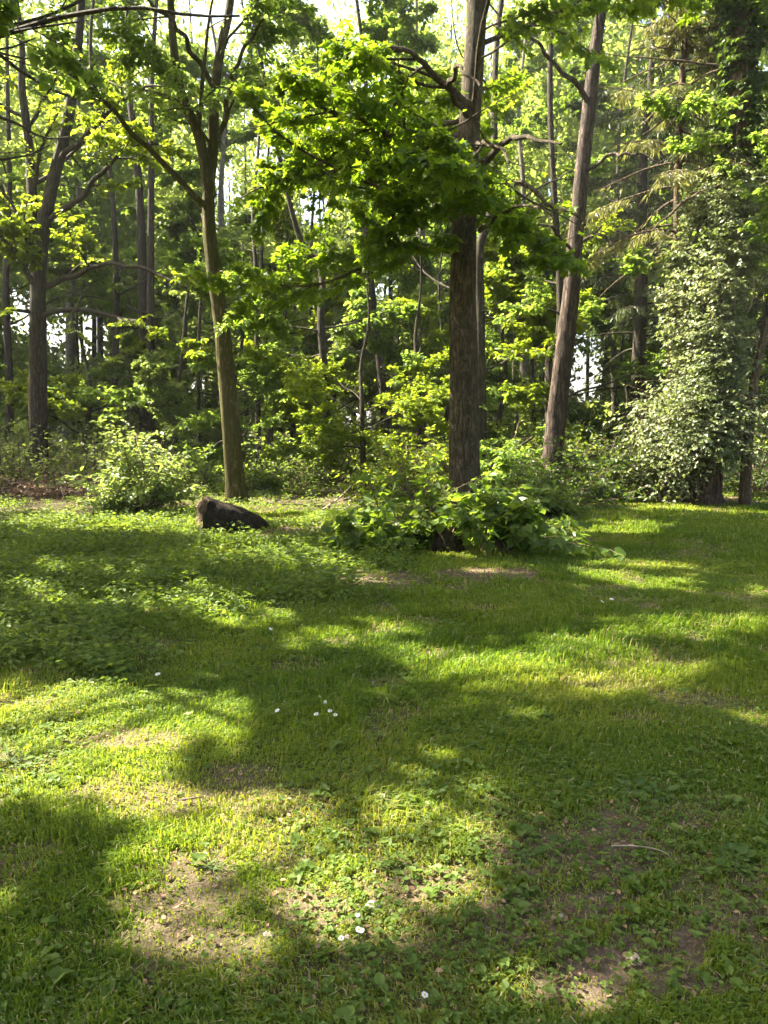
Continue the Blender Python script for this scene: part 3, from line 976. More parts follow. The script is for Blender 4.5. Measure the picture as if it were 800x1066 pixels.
shrub('leafy_bush', 'broad-leaved bush in front of the big middle trunk, at its left', at(428, 10.8), .85, 1.6, 501, LF['bush'], 24, 5, .125, T_LIME)
shrub('leafy_bush', 'low broad-leaved bush spreading right over the stump before the middle tree', at(520, 10.0), 1.3, .75, 502, LF['bush'], 40, 5, .125, T_LIME)
shrub('leafy_bush', 'small leafy clump left of the bushes by the brown litter patch', at(380, 10.2), .6, .5, 503, LF['bush'], 20, 5, .12, T_LIME)
shrub('pale_shrub', 'pale feathery sunlit shrub left of the mossy tree', at(148, 15.4), 1.2, 1.85, 504, LF['shrub'], 56, 8, .12, T_OVAL)
BUSHES = [
    (300, 21, 2.0, 1.7, 'mid', 'dark leafy thicket right of the mossy tree, under the thin stems'),
    (360, 22, 1.9, 1.9, 'mid', 'thicket at the foot of the left-leaning slender trunk'),
    (425, 18, 1.5, 1.9, 'bright', 'bright green bush left of the big middle trunk, behind the leafy bush'),
    (545, 20, 1.3, 2.6, 'shrub', 'tall pale bush glowing between the middle and reddish trunks'),
    (592, 16, 1.3, 1.5, 'dark', 'dark broad bush at the foot of the leaning reddish trunk'),
    (640, 17.5, 1.5, 1.5, 'dark', 'shady bush between the reddish trunk and the ivy'),
    (556, 14.5, .8, 1.0, 'bush', 'small shady bush right of the big middle trunk'),
    (20, 19, 1.9, 1.9, 'grey', 'greyish bush at the left edge before the far left tree'),
    (90, 21, 1.8, 2.0, 'grey', 'grey-green bush behind the pale shrub, right of the far left tree'),
    (205, 21, 1.6, 1.3, 'mid', 'low dark bush just left of the mossy trunk'),
    (265, 19.5, .9, 1.0, 'mid', 'small bush touching the right side of the mossy trunk foot'),
    (790, 19, 1.4, 1.8, 'dark', 'dark bush at the right edge behind the leaning thin trunk'),
    (480, 22, 1.8, 2.0, 'grey', 'greyish thicket directly behind the big middle trunk'),
    (690, 21, 1.8, 2.2, 'dark', 'dark thicket behind the pale ivy'),
    (160, 26, 2.4, 2.0, 'grey', 'far thicket at the foot of the twin trunks'),
    (250, 27, 2.4, 1.8, 'grey', 'far grey-green thicket seen right past the mossy trunk'),
    (400, 28, 2.4, 2.0, 'mid', 'far thicket under the many-branched tree'),
    (600, 26, 2.2, 1.5, 'grey', 'far low thicket below the bright gap by the reddish trunk'),
    (-40, 22, 2.2, 2.0, 'grey', 'thicket partly cut off by the left edge'),
    (850, 22, 2.2, 2.2, 'dark', 'thicket partly cut off by the right edge'),
]
for i, (px, Y, R, H, lf, lab) in enumerate(BUSHES):
    shrub('bush', lab, at(px, Y), R, H, 520 + i, LF[lf], 44, 6, .115 if Y < 24 else .14, T_OVAL if Y < 19 else T_QUAD, BK['brown_twig'], 1.0, .2, 'bush')


# ------------------------------------------------------------------ far woodland (one mass)
def far_wood():
    rng = np.random.default_rng(900)
    lm, mb = MB(), MB()
    n = 130
    az = rng.uniform(-.85, .85, n)
    d = rng.uniform(37, 62, n)
    x, y = d * np.sin(az), d * np.cos(az)
    H = rng.uniform(17, 27, n)
    tp = np.stack([np.stack([x + rng.normal(0, .2, n), y, H * f], 1) for f in (0, .3, .6, .95)], 1)
    tubes(mb, tp, np.linspace(.17, .04, 4)[None].repeat(n, 0), 7)
    cl = 640
    cx = np.repeat(x, cl) + rng.normal(0, 2.0, n * cl)
    cy = np.repeat(y, cl) + rng.normal(0, 1.7, n * cl)
    cz = np.repeat(H, cl) * rng.uniform(.10, 1.0, n * cl)
    c = np.stack([cx, cy, cz], 1)
    c = c[~holes(SKY_GAPS, .97)(c, rng)]
    k = 10
    p = np.repeat(c, k, 0) + rng.normal(0, .45, (len(c) * k, 3))
    N = len(p)
    dd = rng.normal(0, 1, (N, 3))
    nor = nrm(np.array([0, -.2, 1.0]) + rng.normal(0, .6, (N, 3)))
    put_leaves(lm, p, dd, nor, rng.uniform(.2, .42, N), T_QUAD, rng, np.clip(np.repeat(rng.random(len(c)), k) * .7 + rng.random(N) * .3, 0, 1))
    # low growth under the trees
    nb = 5200
    az = rng.uniform(-.85, .85, nb)
    d = rng.uniform(29, 55, nb)
    hz = rng.random(nb) ** 1.2 * (1.0 + 3.4 * n2(az * 20, az * 0, 1.0, 5))
    c = np.stack([d * np.sin(az), d * np.cos(az), hz], 1)
    c = c[~(holes(SKY_GAPS, .95)(c, rng) & (c[:, 2] > 1.6))]
    nb = len(c)
    p = np.repeat(c, 14, 0) + rng.normal(0, .4, (nb * 14, 3)) * np.array([1, 1, .6])
    p[:, 2] = np.maximum(p[:, 2], .05)
    N = len(p)
    put_leaves(lm, p, rng.normal(0, 1, (N, 3)), nrm(np.array([0, -.2, 1.0]) + rng.normal(0, .6, (N, 3))), rng.uniform(.18, .36, N), T_QUAD, rng)
    o = thing('far_woodland', 'mass of distant trees closing the wood behind the trunks', 'woodland', (0, 0, 0))
    tag(o, kind='stuff')
    a = lm.build('foliage', LF['grey'], o)
    b2 = mb.build('trunks', BK['dark'], o, smooth=True)
    a['kind'] = 'stuff'
    b2['kind'] = 'stuff'


far_wood()

# ------------------------------------------------------------------ ground
DIRT = [(165, 835, 75, 20, .65), (185, 985, 62, 75, .8), (120, 772, 65, 10, .7), (215, 925, 50, 45, .8), (440, 940, 85, 34, .8), (330, 965, 75, 34, .8), (620, 900, 120, 42, .9),
        (560, 965, 105, 38, .9), (670, 1010, 95, 46, 1.0), (745, 960, 70, 50, .8), (420, 745, 50, 9, .6), (690, 694, 55, 7, .6), (250, 1015, 50, 34, .7), (300, 905, 50, 30, .5),
        (600, 1035, 60, 30, .9), (390, 880, 60, 30, .35), (700, 850, 90, 25, .55), (10, 800, 40, 18, .5), (540, 870, 70, 25, .4), (640, 715, 70, 8, .4), (790, 1010, 40, 40, .6)]
LITTER = [(350, 553, 60, 9), (385, 603, 62, 11), (50, 515, 85, 13), (510, 597, 62, 6), (745, 521, 40, 6), (610, 516, 40, 5), (300, 557, 40, 6), (360, 520, 70, 7)]


def blobs(px, py, lst, sd=31, amp=.9):
    n = vnoise(np.stack([px / 30.0, py / 15.0, np.zeros_like(px)], 1), sd) - .5
    n = n + .6 * (vnoise(np.stack([px / 11.0, py / 6.0, np.zeros_like(px)], 1), sd + 1) - .5)
    v = np.zeros_like(px)
    for q in lst:
        o = q[4] if len(q) > 4 else 1
        r = np.sqrt(((px - q[0]) / q[2]) ** 2 + ((py - q[1]) / q[3]) ** 2) + n * amp
        v = np.maximum(v, o * np.clip((1.15 - r) / .5, 0, 1))
    return v


def dirt_at(x, y):
    z = np.zeros_like(x)
    px, py = proj(np.stack([x, y, z], 1))
    v = blobs(px, py, DIRT)
    out = np.clip((n2(x, y, .8, 33) - .62) / .1, 0, 1) * .7
    inside = (y > 1.0) & (px > -30) & (px < 830) & (py < 1100)
    v = np.where(inside, v, out)
    v = v * np.clip(.62 + 1.5 * n2(x, y, 6.0, 36) * (.4 + 1.2 * n2(x, y, 17.0, 37)), 0, 1)
    return np.clip(np.maximum(v, np.clip((n2(x, y, 3.0, 35) - .66) / .12, 0, 1) * .55), 0, 1)


def litter_at(x, y):
    px, py = proj(np.stack([x, y, 0 * x], 1))
    v = blobs(px, py, LITTER, 41)
    w = wood_at(x, y)
    return np.clip(np.where(y > 1, v, 0) + w * np.clip((n2(x, y, .6, 43) - .5) / .15, 0, 1) * .8, 0, 1)


def wood_at(x, y):
    """0 on the lawn, 1 under the trees"""
    edge = np.interp(x, [-12, -7, -4, -1, 2, 6, 10, 20], [11, 13, 15.5, 15, 15, 17.5, 17.5, 16]) + (n2(x, y, .5, 47) - .5) * 3
    return np.clip((y - edge) / 1.2, 0, 1)


def weeds_at(x, y):
    px, py = proj(np.stack([x, y, 0 * x], 1))
    v = blobs(px, py, [(60, 580, 200, 60), (200, 600, 130, 36), (330, 570, 120, 30), (60, 660, 110, 40, .6), (330, 610, 60, 20, .8), (700, 512, 160, 9, .9), (440, 850, 60, 24, .6), (30, 850, 60, 40, .8)], 51)
    return np.where(y > 1, v, 0)


def ground():
    def axis(lo, hi, step, far, m):
        a = np.arange(lo, hi + 1e-6, step)
        g = step * 1.28 ** np.arange(1, m - 6)
        e = np.cumsum(g)
        return np.concatenate([lo - e[::-1], a, hi + e])
    xs = axis(-9, 10, .1, 900, 34)
    ys = axis(-1, 20, .1, 900, 34)
    X, Y = np.meshgrid(xs, ys)
    x, y = X.ravel(), Y.ravel()
    z = ground_z(x, y)
    nx, ny = len(xs), len(ys)
    i = (np.arange(ny - 1)[:, None] * nx + np.arange(nx - 1)[None, :]).ravel()
    q = np.stack([i, i + 1, i + nx + 1, i + nx], 1)
    mb = MB()
    mb.add(np.stack([x, y, z], 1), [q])
    m, nt, N = newmat('ground_soil')
    L = nt.links.new
    tc = N('ShaderNodeTexCoord')
    a1 = N('ShaderNodeAttribute', attribute_name='dirt')
    a2 = N('ShaderNodeAttribute', attribute_name='wood')
    no = N('ShaderNodeTexNoise', Scale=14.0, Detail=8.0, Roughness=.7)
    nb = N('ShaderNodeTexNoise', Scale=90.0, Detail=4.0, Roughness=.7)
    L(tc.outputs['Object'], no.inputs['Vector'])
    L(tc.outputs['Object'], nb.inputs['Vector'])
    moss = ramp(nt, [(.3, (.035, .045, .010)), (.55, (.07, .085, .018)), (.75, (.12, .12, .035))])
    soil = ramp(nt, [(.25, (.05, .034, .024)), (.5, (.115, .08, .056)), (.68, (.22, .16, .118)), (.85, (.35, .28, .22))])
    mixn = N('ShaderNodeMath', operation='MULTIPLY_ADD')
    L(nb.outputs['Fac'], mixn.inputs[0])
    mixn.inputs[1].default_value = .7
    ms = N('ShaderNodeMath', operation='MULTIPLY')
    L(no.outputs['Fac'], ms.inputs[0])
    ms.inputs[1].default_value = .35
    L(ms.outputs[0], mixn.inputs[2])
    L(no.outputs['Fac'], moss.inputs[0])
    L(mixn.outputs[0], soil.inputs[0])
    mx = N('ShaderNodeMixRGB')
    L(a1.outputs['Fac'], mx.inputs['Fac'])
    L(moss.outputs[0], mx.inputs['Color1'])
    L(soil.outputs[0], mx.inputs['Color2'])
    wd = ramp(nt, [(.3, (.03, .028, .012)), (.6, (.075, .062, .03)), (.8, (.16, .12, .07))])
    L(nb.outputs['Fac'], wd.inputs[0])
    mw = N('ShaderNodeMixRGB')
    L(a2.outputs['Fac'], mw.inputs['Fac'])
    L(mx.outputs[0], mw.inputs['Color1'])
    L(wd.outputs[0], mw.inputs['Color2'])
    p = N('ShaderNodeBsdfPrincipled', Roughness=.95)
    p.inputs['Specular IOR Level'].default_value = .15
    L(mw.outputs[0], p.inputs['Base Color'])
    bp = N('ShaderNodeBump', Strength=.7, Distance=.03)
    L(mixn.outputs[0], bp.inputs['Height'])
    L(bp.outputs[0], p.inputs['Normal'])
    o_ = N('ShaderNodeOutputMaterial')
    L(p.outputs[0], o_.inputs['Surface'])
    o = mb.build('ground', m, None, smooth=True)
    tag(o, 'mossy soil under the lawn and the wood', 'ground', kind='structure')
    at_ = o.data.attributes.new('dirt', 'FLOAT', 'POINT')
    near = (np.abs(x) < 14) & (y > -2) & (y < 30)
    dv = np.where(near, dirt_at(x, y), .2)
    dv = np.maximum(dv, np.where(near, litter_at(x, y) * .8, 0))
    at_.data.foreach_set('value', dv.astype(np.float32))
    aw = o.data.attributes.new('wood', 'FLOAT', 'POINT')
    far = np.hypot(x, y) > 75
    aw.data.foreach_set('value', np.where(far, 0, wood_at(x, y)).astype(np.float32))
    return o


ground()


# ------------------------------------------------------------------ grass
def scatter(rng, n_try, dens, ymin=1.2, ymax=18.5, margin=1.6):
    """random lawn points, thinner with distance: returns x, y"""
    u = rng.random(n_try)
    y = ymin * (ymax / ymin) ** u          # density ~ 1/y per unit y
    hw = .56 * y + margin
    x = rng.uniform(-1, 1, n_try) * hw
    return x, y


def grass():
    rng = np.random.default_rng(700)
    x, y = scatter(rng, 950000, None)
    # clumping
    d = dirt_at(x, y)
    li = litter_at(x, y)
    w = wood_at(x, y)
    cl = n2(x, y, 7.0, 61) * .6 + n2(x, y, 2.1, 62) * .6
    lush = np.clip(n2(x, y, .55, 63) * 1.6 - .35, 0, 1)
    we = weeds_at(x, y)
    pr = (1 - .95 * d) * (1 - .93 * li) * (1 - .8 * w) * (.45 + .7 * cl) * (1 - .55 * we)
    k = rng.random(len(x)) < pr
    x, y, d, lush, cl = x[k], y[k], d[k], lush[k], cl[k]
    n = len(x)
    z = ground_z(x, y)
    h = rng.uniform(.014, .05, n) * (1 - .35 * d) + .07 * lush * rng.random(n) ** 2 * (1 - d)
    h *= .35 + 1.15 * cl
    tuft = np.clip((n2(x, y, 4.3, 67) - .6) / .15, 0, 1)
    h *= 1 + .9 * tuft * rng.random(n)
    far = np.clip((y - 4) / 10, 0, 1)
    h *= 1 + .25 * far
    wd = rng.uniform(.0012, .0026, n) * (1 + y / 3.0) * .8
    az = rng.random(n) * 2 * PI
    lean = np.clip(rng.uniform(.15, 1.0, n) + .5 * (n2(x, y, 2.6, 68) - .4), .05, 1.3)
    fx, fy = np.cos(az), np.sin(az)
    sx, sy = -fy, fx
    # flow: blades lean together locally
    fl = n2(x, y, 1.2, 64) * 4 * PI
    fx = fx + .7 * np.cos(fl)
    fy = fy + .7 * np.sin(fl)
    b0 = np.stack([x, y, z - .006], 1)
    S = np.stack([sx, sy, 0 * sx], 1) * wd[:, None]
    Fv = np.stack([fx, fy, 0 * fx], 1)
    m = b0 + np.stack([0 * h, 0 * h, h * .62], 1) + Fv * (h * lean * .22)[:, None]
    tp = b0 + np.stack([0 * h, 0 * h, h * np.maximum(1 - lean * .5, .35)], 1) + Fv * (h * lean * .85)[:, None]
    V = np.stack([b0 - S, b0 + S, m + S * .75, m - S * .75, tp], 1)
    i = (np.arange(n) * 5)[:, None]
    q = i + np.array([[0, 1, 2, 3]])
    t = i + np.array([[3, 2, 4]])
    mb = MB()
    val = np.clip(.32 + .3 * rng.random(n) + .6 * (n2(x, y, .9, 65) - .5) + .25 * d + .25 * (n2(x, y, 9., 66) - .5), 0, 1)
    dry = rng.random(n) < (.03 + .25 * d + .06 * np.clip((n2(x, y, 1.1, 69) - .5) / .2, 0, 1))
    val[dry] = rng.uniform(.9, 1, dry.sum())
    mb.add(V.reshape(-1, 3), [q, t], np.repeat(val, 5))
    m_, nt, N = newmat('grass_blade')
    L = nt.links.new
    a = N('ShaderNodeAttribute', attribute_name='rnd')
    r1 = ramp(nt, [(0, (.034, .080, .004)), (.35, (.074, .132, .009)), (.7, (.15, .195, .022)), (.86, (.22, .22, .035)), (.93, (.30, .26, .12)), (1, (.42, .36, .2))])
    r2 = ramp(nt, [(0, (.115, .225, .006)), (.5, (.29, .39, .02)), (.85, (.46, .47, .03)), (1, (.5, .42, .15))])
    L(a.outputs['Fac'], r1.inputs[0])
    L(a.outputs['Fac'], r2.inputs[0])
    p = N('ShaderNodeBsdfPrincipled', Roughness=.5)
    p.inputs['Specular IOR Level'].default_value = .3
    L(r1.outputs[0], p.inputs['Base Color'])
    tl = N('ShaderNodeBsdfTranslucent')
    L(r2.outputs[0], tl.inputs['Color'])
    mx = N('ShaderNodeMixShader')
    mx.inputs[0].default_value = .42
    L(p.outputs[0], mx.inputs[1])
    L(tl.outputs[0], mx.inputs[2])
    o_ = N('ShaderNodeOutputMaterial')
    L(mx.outputs[0], o_.inputs['Surface'])
    o = mb.build('grass', m_, None)
    tag(o, 'short uneven lawn grass, thin over the bare soil', 'grass', kind='stuff')


grass()


def ground_cover():
    """low broad-leaved weeds: clover-like leaves on the lawn, taller ones at the wood's edge"""
    rng = np.random.default_rng(720)
    lm = MB()
    # taller weeds at left and under trees
    x, y = scatter(rng, 90000, None, 4.5, 34, 2.5)
    we = weeds_at(x, y)
    w = wood_at(x, y)
    li = litter_at(x, y)
    cl = n2(x, y, 1.6, 73)
    pr = np.clip(np.maximum(we, w * .8) * (.2 + 1.1 * cl), 0, 1) * (1 - .8 * li)
    k = rng.random(len(x)) < pr
    x, y, cl = x[k], y[k], cl[k]
    z = ground_z(x, y)
    hh = rng.uniform(.03, .14, len(x)) * (.4 + 1.7 * cl)
    m = 5
    X, Yy, Z, H = (np.repeat(v, m) for v in (x, y, z, hh))
    N = len(X)
    az = rng.random(N) * 2 * PI
    f = rng.uniform(.35, 1, N)
    r = rng.uniform(.01, .05, N)
    p = np.stack([X + np.cos(az) * r, Yy + np.sin(az) * r, Z + H * f], 1)
    d = np.stack([np.cos(az), np.sin(az), rng.normal(.1, .3, N)], 1)
    nor = nrm(np.array([0, 0, 1.0]) + rng.normal(0, .4, (N, 3)))
    put_leaves(lm, p, d, nor, rng.uniform(.022, .055, N) * (1 + .03 * Yy), T_OVAL, rng, np.clip(np.repeat(rng.random(len(x)), m) * .6 + rng.random(N) * .4, 0, 1))
    o = lm.build('ground_cover', LF['weed'], None)
    tag(o, 'low leafy weeds along the wood edge and the left of the lawn', 'weeds', kind='stuff')
    # small lawn weeds
    lm = MB()
    x, y = scatter(rng, 52000, None, 1.2, 13, 1.6)
    d_ = dirt_at(x, y)
    cl = np.clip((n2(x, y, 1.7, 74) - .42) / .2, 0, 1)
    k = rng.random(len(x)) < .75 * cl + .07
    x, y = x[k], y[k]
    z = ground_z(x, y)
    m = 3
    X, Yy, Z = (np.repeat(v, m) for v in (x, y, z))
    N = len(X)
    az = np.repeat(rng.random(len(x)) * 6.28, m) + np.tile(np.arange(m) * 2.09, len(x)) + rng.normal(0, .3, N)
    p = np.stack([X, Yy, Z + np.repeat(rng.uniform(.008, .035, len(x)), m)], 1)
    d = np.stack([np.cos(az), np.sin(az), rng.normal(.15, .25, N)], 1)
    nor = nrm(np.array([0, 0, 1.0]) + rng.normal(0, .25, (N, 3)))
    put_leaves(lm, p, d, nor, np.repeat(rng.uniform(.006, .014, len(x)) * (1 + .12 * y) * np.where(rng.random(len(x)) < .09, rng.uniform(1.5, 2.6, len(x)), 1), m), T_LIME, rng)
    o = lm.build('clover', LF['weed'], None)
    tag(o, 'tiny round-leaved weeds and clover scattered through the lawn', 'clover', kind='stuff')
    # fallen leaves, bits of bark
    lm = MB()
    x, y = scatter(rng, 120000, None, 1.2, 30, 2)
    pr = np.clip(litter_at(x, y) * .9 + dirt_at(x, y) * .2 + .004, 0, 1)
    k = rng.random(len(x)) < pr
    x, y = x[k], y[k]
    N = len(x)
    p = np.stack([x, y, ground_z(x, y) + rng.uniform(.004, .025, N)], 1)
    az = rng.random(N) * 6.28
    d = np.stack([np.cos(az), np.sin(az), rng.normal(0, .25, N)], 1)
    nor = nrm(np.array([0, 0, 1.0]) + rng.normal(0, .35, (N, 3)))
    put_leaves(lm, p, d, nor, rng.uniform(.006, .022, N) * (1 + .1 * y), T_OVAL, rng)
    o = lm.build('leaf_litter', LITTER_MAT, None)
    tag(o, 'dry brown leaves and crumbs of bark on the bare patches', 'leaf litter', kind='stuff')


LITTER_MAT = leaf_mat('dry_leaf', (.09, .05, .03), (.32, .2, .12), (.12, .07, .03), (.3, .18, .08), .15, .7, .2, 3.0)
ground_cover()


# ------------------------------------------------------------------ fallen wood
def log():
    rng = np.random.default_rng(800)
    a, b = P(212, 540, 11.9), P(280, 553, 12.4)
    a[2], b[2] = gz(a[0], a[1]) + .29, gz(b[0], b[1]) + .02
    t = thing('hollow_log', 'dark rotten hollow log lying in front of the mossy tree', 'log', ((a[0] + b[0]) / 2, 12.1, 0))
    K, S = 26, 28
    path = catmull([a, a * .6 + b * .4 + np.array([0, 0, -.02]), b], K)
    r = np.interp(np.linspace(0, 1, K), [0, .25, .6, .9, 1], [.29, .29, .24, .15, .04])
    T = nrm(np.gradient(path, axis=0))
    A = nrm(np.cross(T, np.array([0, 0, 1.0])))
    B = np.cross(A, T)
    an = np.linspace(0, 2 * PI, S, endpoint=False)
    nz = vnoise(np.stack([np.repeat(np.linspace(0, 4, K), S), np.tile(np.cos(an) * 2 + 5, K), np.tile(np.sin(an) * 2 + 5, K)], 1), 81).reshape(K, S) - .5
    nf = vnoise(np.stack([np.repeat(np.linspace(0, 9, K), S), np.tile(np.cos(an) * 5 + 9, K), np.tile(np.sin(an) * 5 + 9, K)], 1), 82).reshape(K, S) - .5
    R = r[:, None] * (1 + .26 * nz + .14 * nf)
    V = path[:, None] + R[..., None] * (A[:, None] * np.cos(an)[None, :, None] + B[:, None] * np.sin(an)[None, :, None])
    jag = (vnoise(np.stack([np.cos(an) * 3 + 5, np.sin(an) * 3 + 5, an * 0], 1), 83) - .3) * .12
    V[0] -= T[0] * jag[:, None]
    inn = [V[0]]
    for k, sc in ((0, .8), (3, .68), (7, .5), (10, .2)):
        c = path[k] - (T[0] * jag.mean() if k == 0 else 0)
        ring = path[k] + (V[k] - path[k]) * sc
        if k == 0:
            ring = ring + T[0] * .02
        inn.append(ring)
    mb = MB()
    def rings(rs, flip):
        n = len(rs)
        k = (np.arange(n - 1) * S)[:, None]
        s = np.arange(S)[None]
        q = np.stack(np.broadcast_arrays(k + s, k + (s + 1) % S, k + S + (s + 1) % S, k + S + s), -1).reshape(-1, 4)
        return np.concatenate(rs), q[:, ::-1] if flip else q
    v, q = rings(list(V), False)
    mb.add(v, [q])
    mb.build('bark', BK['log'], t, smooth=True)
    mb = MB()
    v, q = rings(inn, True)
    mb.add(v, [q, np.arange(S)[None] + (len(inn) - 1) * S])
    mb.build('hollow', BK['stump'], t, smooth=True)


log()


def stump():
    c = on_ground(468, 10.1)
    t = thing('tree_stump', 'low brown broken stump half hidden under the leafy bush', 'stump', c)
    z = np.array([-.08, .0, .06, .14, .22, .3])
    path = np.stack([c[0] + 0 * z, c[1] + 0 * z, c[2] + z], 1)
    mb = MB()
    S = 26
    tubes(mb, path[None], np.array([[.2, .19, .17, .155, .15, .145]]), S, .25, 55, False, .35)
    V = mb.v[0].reshape(6, S, 3)
    an = np.linspace(0, 2 * PI, S, endpoint=False)
    V[5, :, 2] += (vnoise(np.stack([np.cos(an) * 4 + 5, np.sin(an) * 4 + 5, 0 * an], 1), 3) - .4) * .18
    mb.v[0] = V.reshape(-1, 3)
    mb.build('bark', BK['log'], t, smooth=True)
    top = MB()
    ring = V[5].copy()
    inner = c + (ring - c) * np.array([.55, .55, .82])
    cen = c + np.array([0, 0, .2])
    s = np.arange(S)
    top.add(np.vstack([ring, inner, cen[None]]), [np.stack([s, (s + 1) % S, S + (s + 1) % S, S + s], 1), np.stack([S + s, S + (s + 1) % S, np.full(S, 2 * S)], 1)])
    top.build('broken_top', BK['brown_twig'], t)


stump()


def stick(name, label, paths, r, mat, cat='stick'):
    base = paths[0][0]
    t = thing(name, label, cat, base)
    mb = MB()
    for i, p in enumerate(paths):
        q = catmull(p, 16)
        tubes(mb, q[None], radii(r * (1 if i == 0 else .6), r * .25, 16)[None], 7, .2, i)
    o = mb.build('wood', mat, t, smooth=True)
    return t


def gp(px, py, h=.0):
    g = G(px, py)
    return np.array([g[0], g[1], gz(g[0], g[1]) + h])


stick('fallen_branch', 'pale forked dead branch lying beyond the litter, right of the hollow log',
      [[gp(336, 533, .05), gp(350, 526, .12) , P(358, 514, 15.2), P(366, 505, 15.0)], [gp(350, 527, .1), gp(372, 521, .1), gp(398, 524, .03)], [P(358, 514, 15.2), P(352, 505, 15.2)], [gp(345, 530, .05), gp(385, 532, .03)]], .022, BK['twig'], 'branch')
stick('fallen_log', 'thin dark log lying in the shade of the far thicket', [[gp(322, 505, .12), gp(342, 503, .16), gp(364, 504, .1)]], .11, BK['log'], 'log')
stick('dry_stick', 'thin pale curved stick lying on the shaded lawn at right', [[gp(636, 900, .03), gp(665, 902, .035), gp(690, 906, .03), gp(704, 914, .012)]], .0026, BK['twig'])
stick('dry_stick', 'short dark stick on the sunny bare patch at left', [[gp(190, 842, .02), gp(203, 843, .03), gp(213, 838, .015)]], .006, BK['brown_twig'])
for lab, pts in [('long pale bare vine curling down beside the ivy-clad trunk', [(764, 262), (767, 285), (765, 320), (768, 335), (776, 348)]),
                 ('short kinked bare vine hanging at the far right of the ivy', [(782, 275), (785, 300), (782, 318), (778, 326)]),
                 ('arched bare vine above the hanging ones on the ivy-clad trunk', [(752, 262), (762, 252), (774, 250), (779, 262)])]:
    stick('hanging_vine', lab, [pp([(a, b_, 16.2) for a, b_ in pts], 0)], .022, BK['twig'], 'vine')


def brush():
    rng = np.random.default_rng(830)
    c = on_ground(45, 18.3)
    t = thing('brush_pile', 'low heap of dead brown twigs and leaves at the left edge', 'brush pile', c)
    n = 240
    p0 = c + np.stack([rng.normal(0, 1.0, n), rng.normal(0, .4, n), np.abs(rng.normal(.12, .12, n))], 1)
    az = rng.random(n) * 6.28
    d = np.stack([np.cos(az), np.sin(az) * .6, rng.normal(.12, .25, n)], 1)
    pth = bentpath(p0, nrm(d), rng.uniform(.3, 1.1, n), 6, -.02, .1, rng)
    pth[:, :, 2] = np.maximum(pth[:, :, 2], .03)
    mb = MB()
    tubes(mb, pth, np.linspace(.012, .004, 6)[None].repeat(n, 0), 5)
    mb.build('twigs', BK['brown_twig'], t, smooth=True)
    lm = MB()
    leaves_on(lm, pth, 7, .08, T_OVAL, rng, .3, .8)
    lm.build('dead_leaves', LITTER_MAT, t)


brush()


# ------------------------------------------------------------------ small things on the lawn
PETAL = plain_mat('daisy_petal', (.72, .72, .70), (.85, .84, .82), .6, 60, .25, 0)
PINK = plain_mat('pink_petal', (.75, .45, .5), (.85, .7, .72), .6, 60, .25, 0)
YOLK = plain_mat('daisy_centre', (.55, .36, .02), (.7, .48, .04), .7, 90, 0, .4)
STEM = plain_mat('flower_stem', (.06, .1, .02), (.1, .15, .03), .6, 40, 0, 0)


def daisy(px, py, label, group=None, r=.013, pink=False, h=.05):
    rng = np.random.default_rng(int(px * 7 + py))
    g = gp(px, py)
    # the flower head, not the foot, is what the photo point marks: shift so the head lines up
    t = thing('daisy', label, 'daisy', g, group)
    hz = g + np.array([rng.normal(0, .006), rng.normal(0, .006), h])
    mb = MB()
    tubes(mb, catmull([g - np.array([0, 0, .01]), (g + hz) / 2 + np.array([.004, 0, 0]), hz], 6)[None], np.full((1, 6), .0011), 5)
    mb.build('stem', STEM, t, smooth=True)
    lm = MB()
    n = 17
    az = np.arange(n) * 2 * PI / n + rng.normal(0, .06, n)
    tilt = nrm(np.array([rng.normal(0, .2), -.35, 1.0]))
    ax = nrm(np.cross(tilt, [0, 1.0, 0]))
    ay = np.cross(tilt, ax)
    d = np.cos(az)[:, None] * ax + np.sin(az)[:, None] * ay + tilt * .12
    put_leaves(lm, np.repeat(hz[None], n, 0) + d * r * .25, d, np.repeat(tilt[None], n, 0), np.full(n, r) * rng.uniform(.85, 1.1, n),
               (np.array([(0, .08, 0), (.7, .17, 0), (1, .06, -.04), (1, -.06, -.04), (.7, -.17, 0), (0, -.08, 0)]), np.array([[0, 1, 2, 3, 4, 5]])), rng)
    lm.build('petals', PINK if pink else PETAL, t)
    cb = MB()
    k = np.linspace(0, 1, 4)
    tubes(cb, (hz + tilt * (k * .0045)[:, None])[None], (r * .36 * np.sqrt(1 - (k * .92) ** 2))[None], 9)
    cb.build('centre', YOLK, t, smooth=True)


DAISIES = [(331, 755, 'leftmost daisy of the little group in the middle of the lawn', .016, False), (338, 744, 'topmost daisy of the little group in the middle of the lawn', .016, False),
           (346, 752, 'right-hand upper daisy of the little group in the middle of the lawn', .016, False), (349, 757, 'lowest daisy of the little group in the middle of the lawn', .016, False),
           (289, 753, 'single daisy a little left of the daisy group', .016, False), (440, 1060, 'lone white daisy at the bottom edge in shaded grass', .011, False),
           (352, 999, 'white daisy left of the white tuft on the sunny bare soil', .011, False), (361, 1000, 'pink-tinged daisy between two white ones on bare soil', .008, True),
           (372, 994, 'larger white daisy by the dark weed tuft on the sunny bare soil', .012, False), (378, 992, 'small white daisy rightmost by the weed tuft on bare soil', .01, False),
           (377, 976, 'pale pink daisy above the white ones, below the stone', .009, True),
           (626, 632, 'left one of two far daisies in the shade right of the bush', .022, False), (636, 630, 'right one of two far daisies in the shade right of the bush', .022, False),
           (281, 660, 'far daisy in the grass below the bright patch by the log', .02, False), (166, 708, 'tiny far daisy where the left weeds meet the sunny lawn', .02, False)]
for px, py, lab, r, pk in DAISIES:
    daisy(px, py, lab, 'daisies in the lawn', r * .7, pk, .05 if py < 900 else .035)


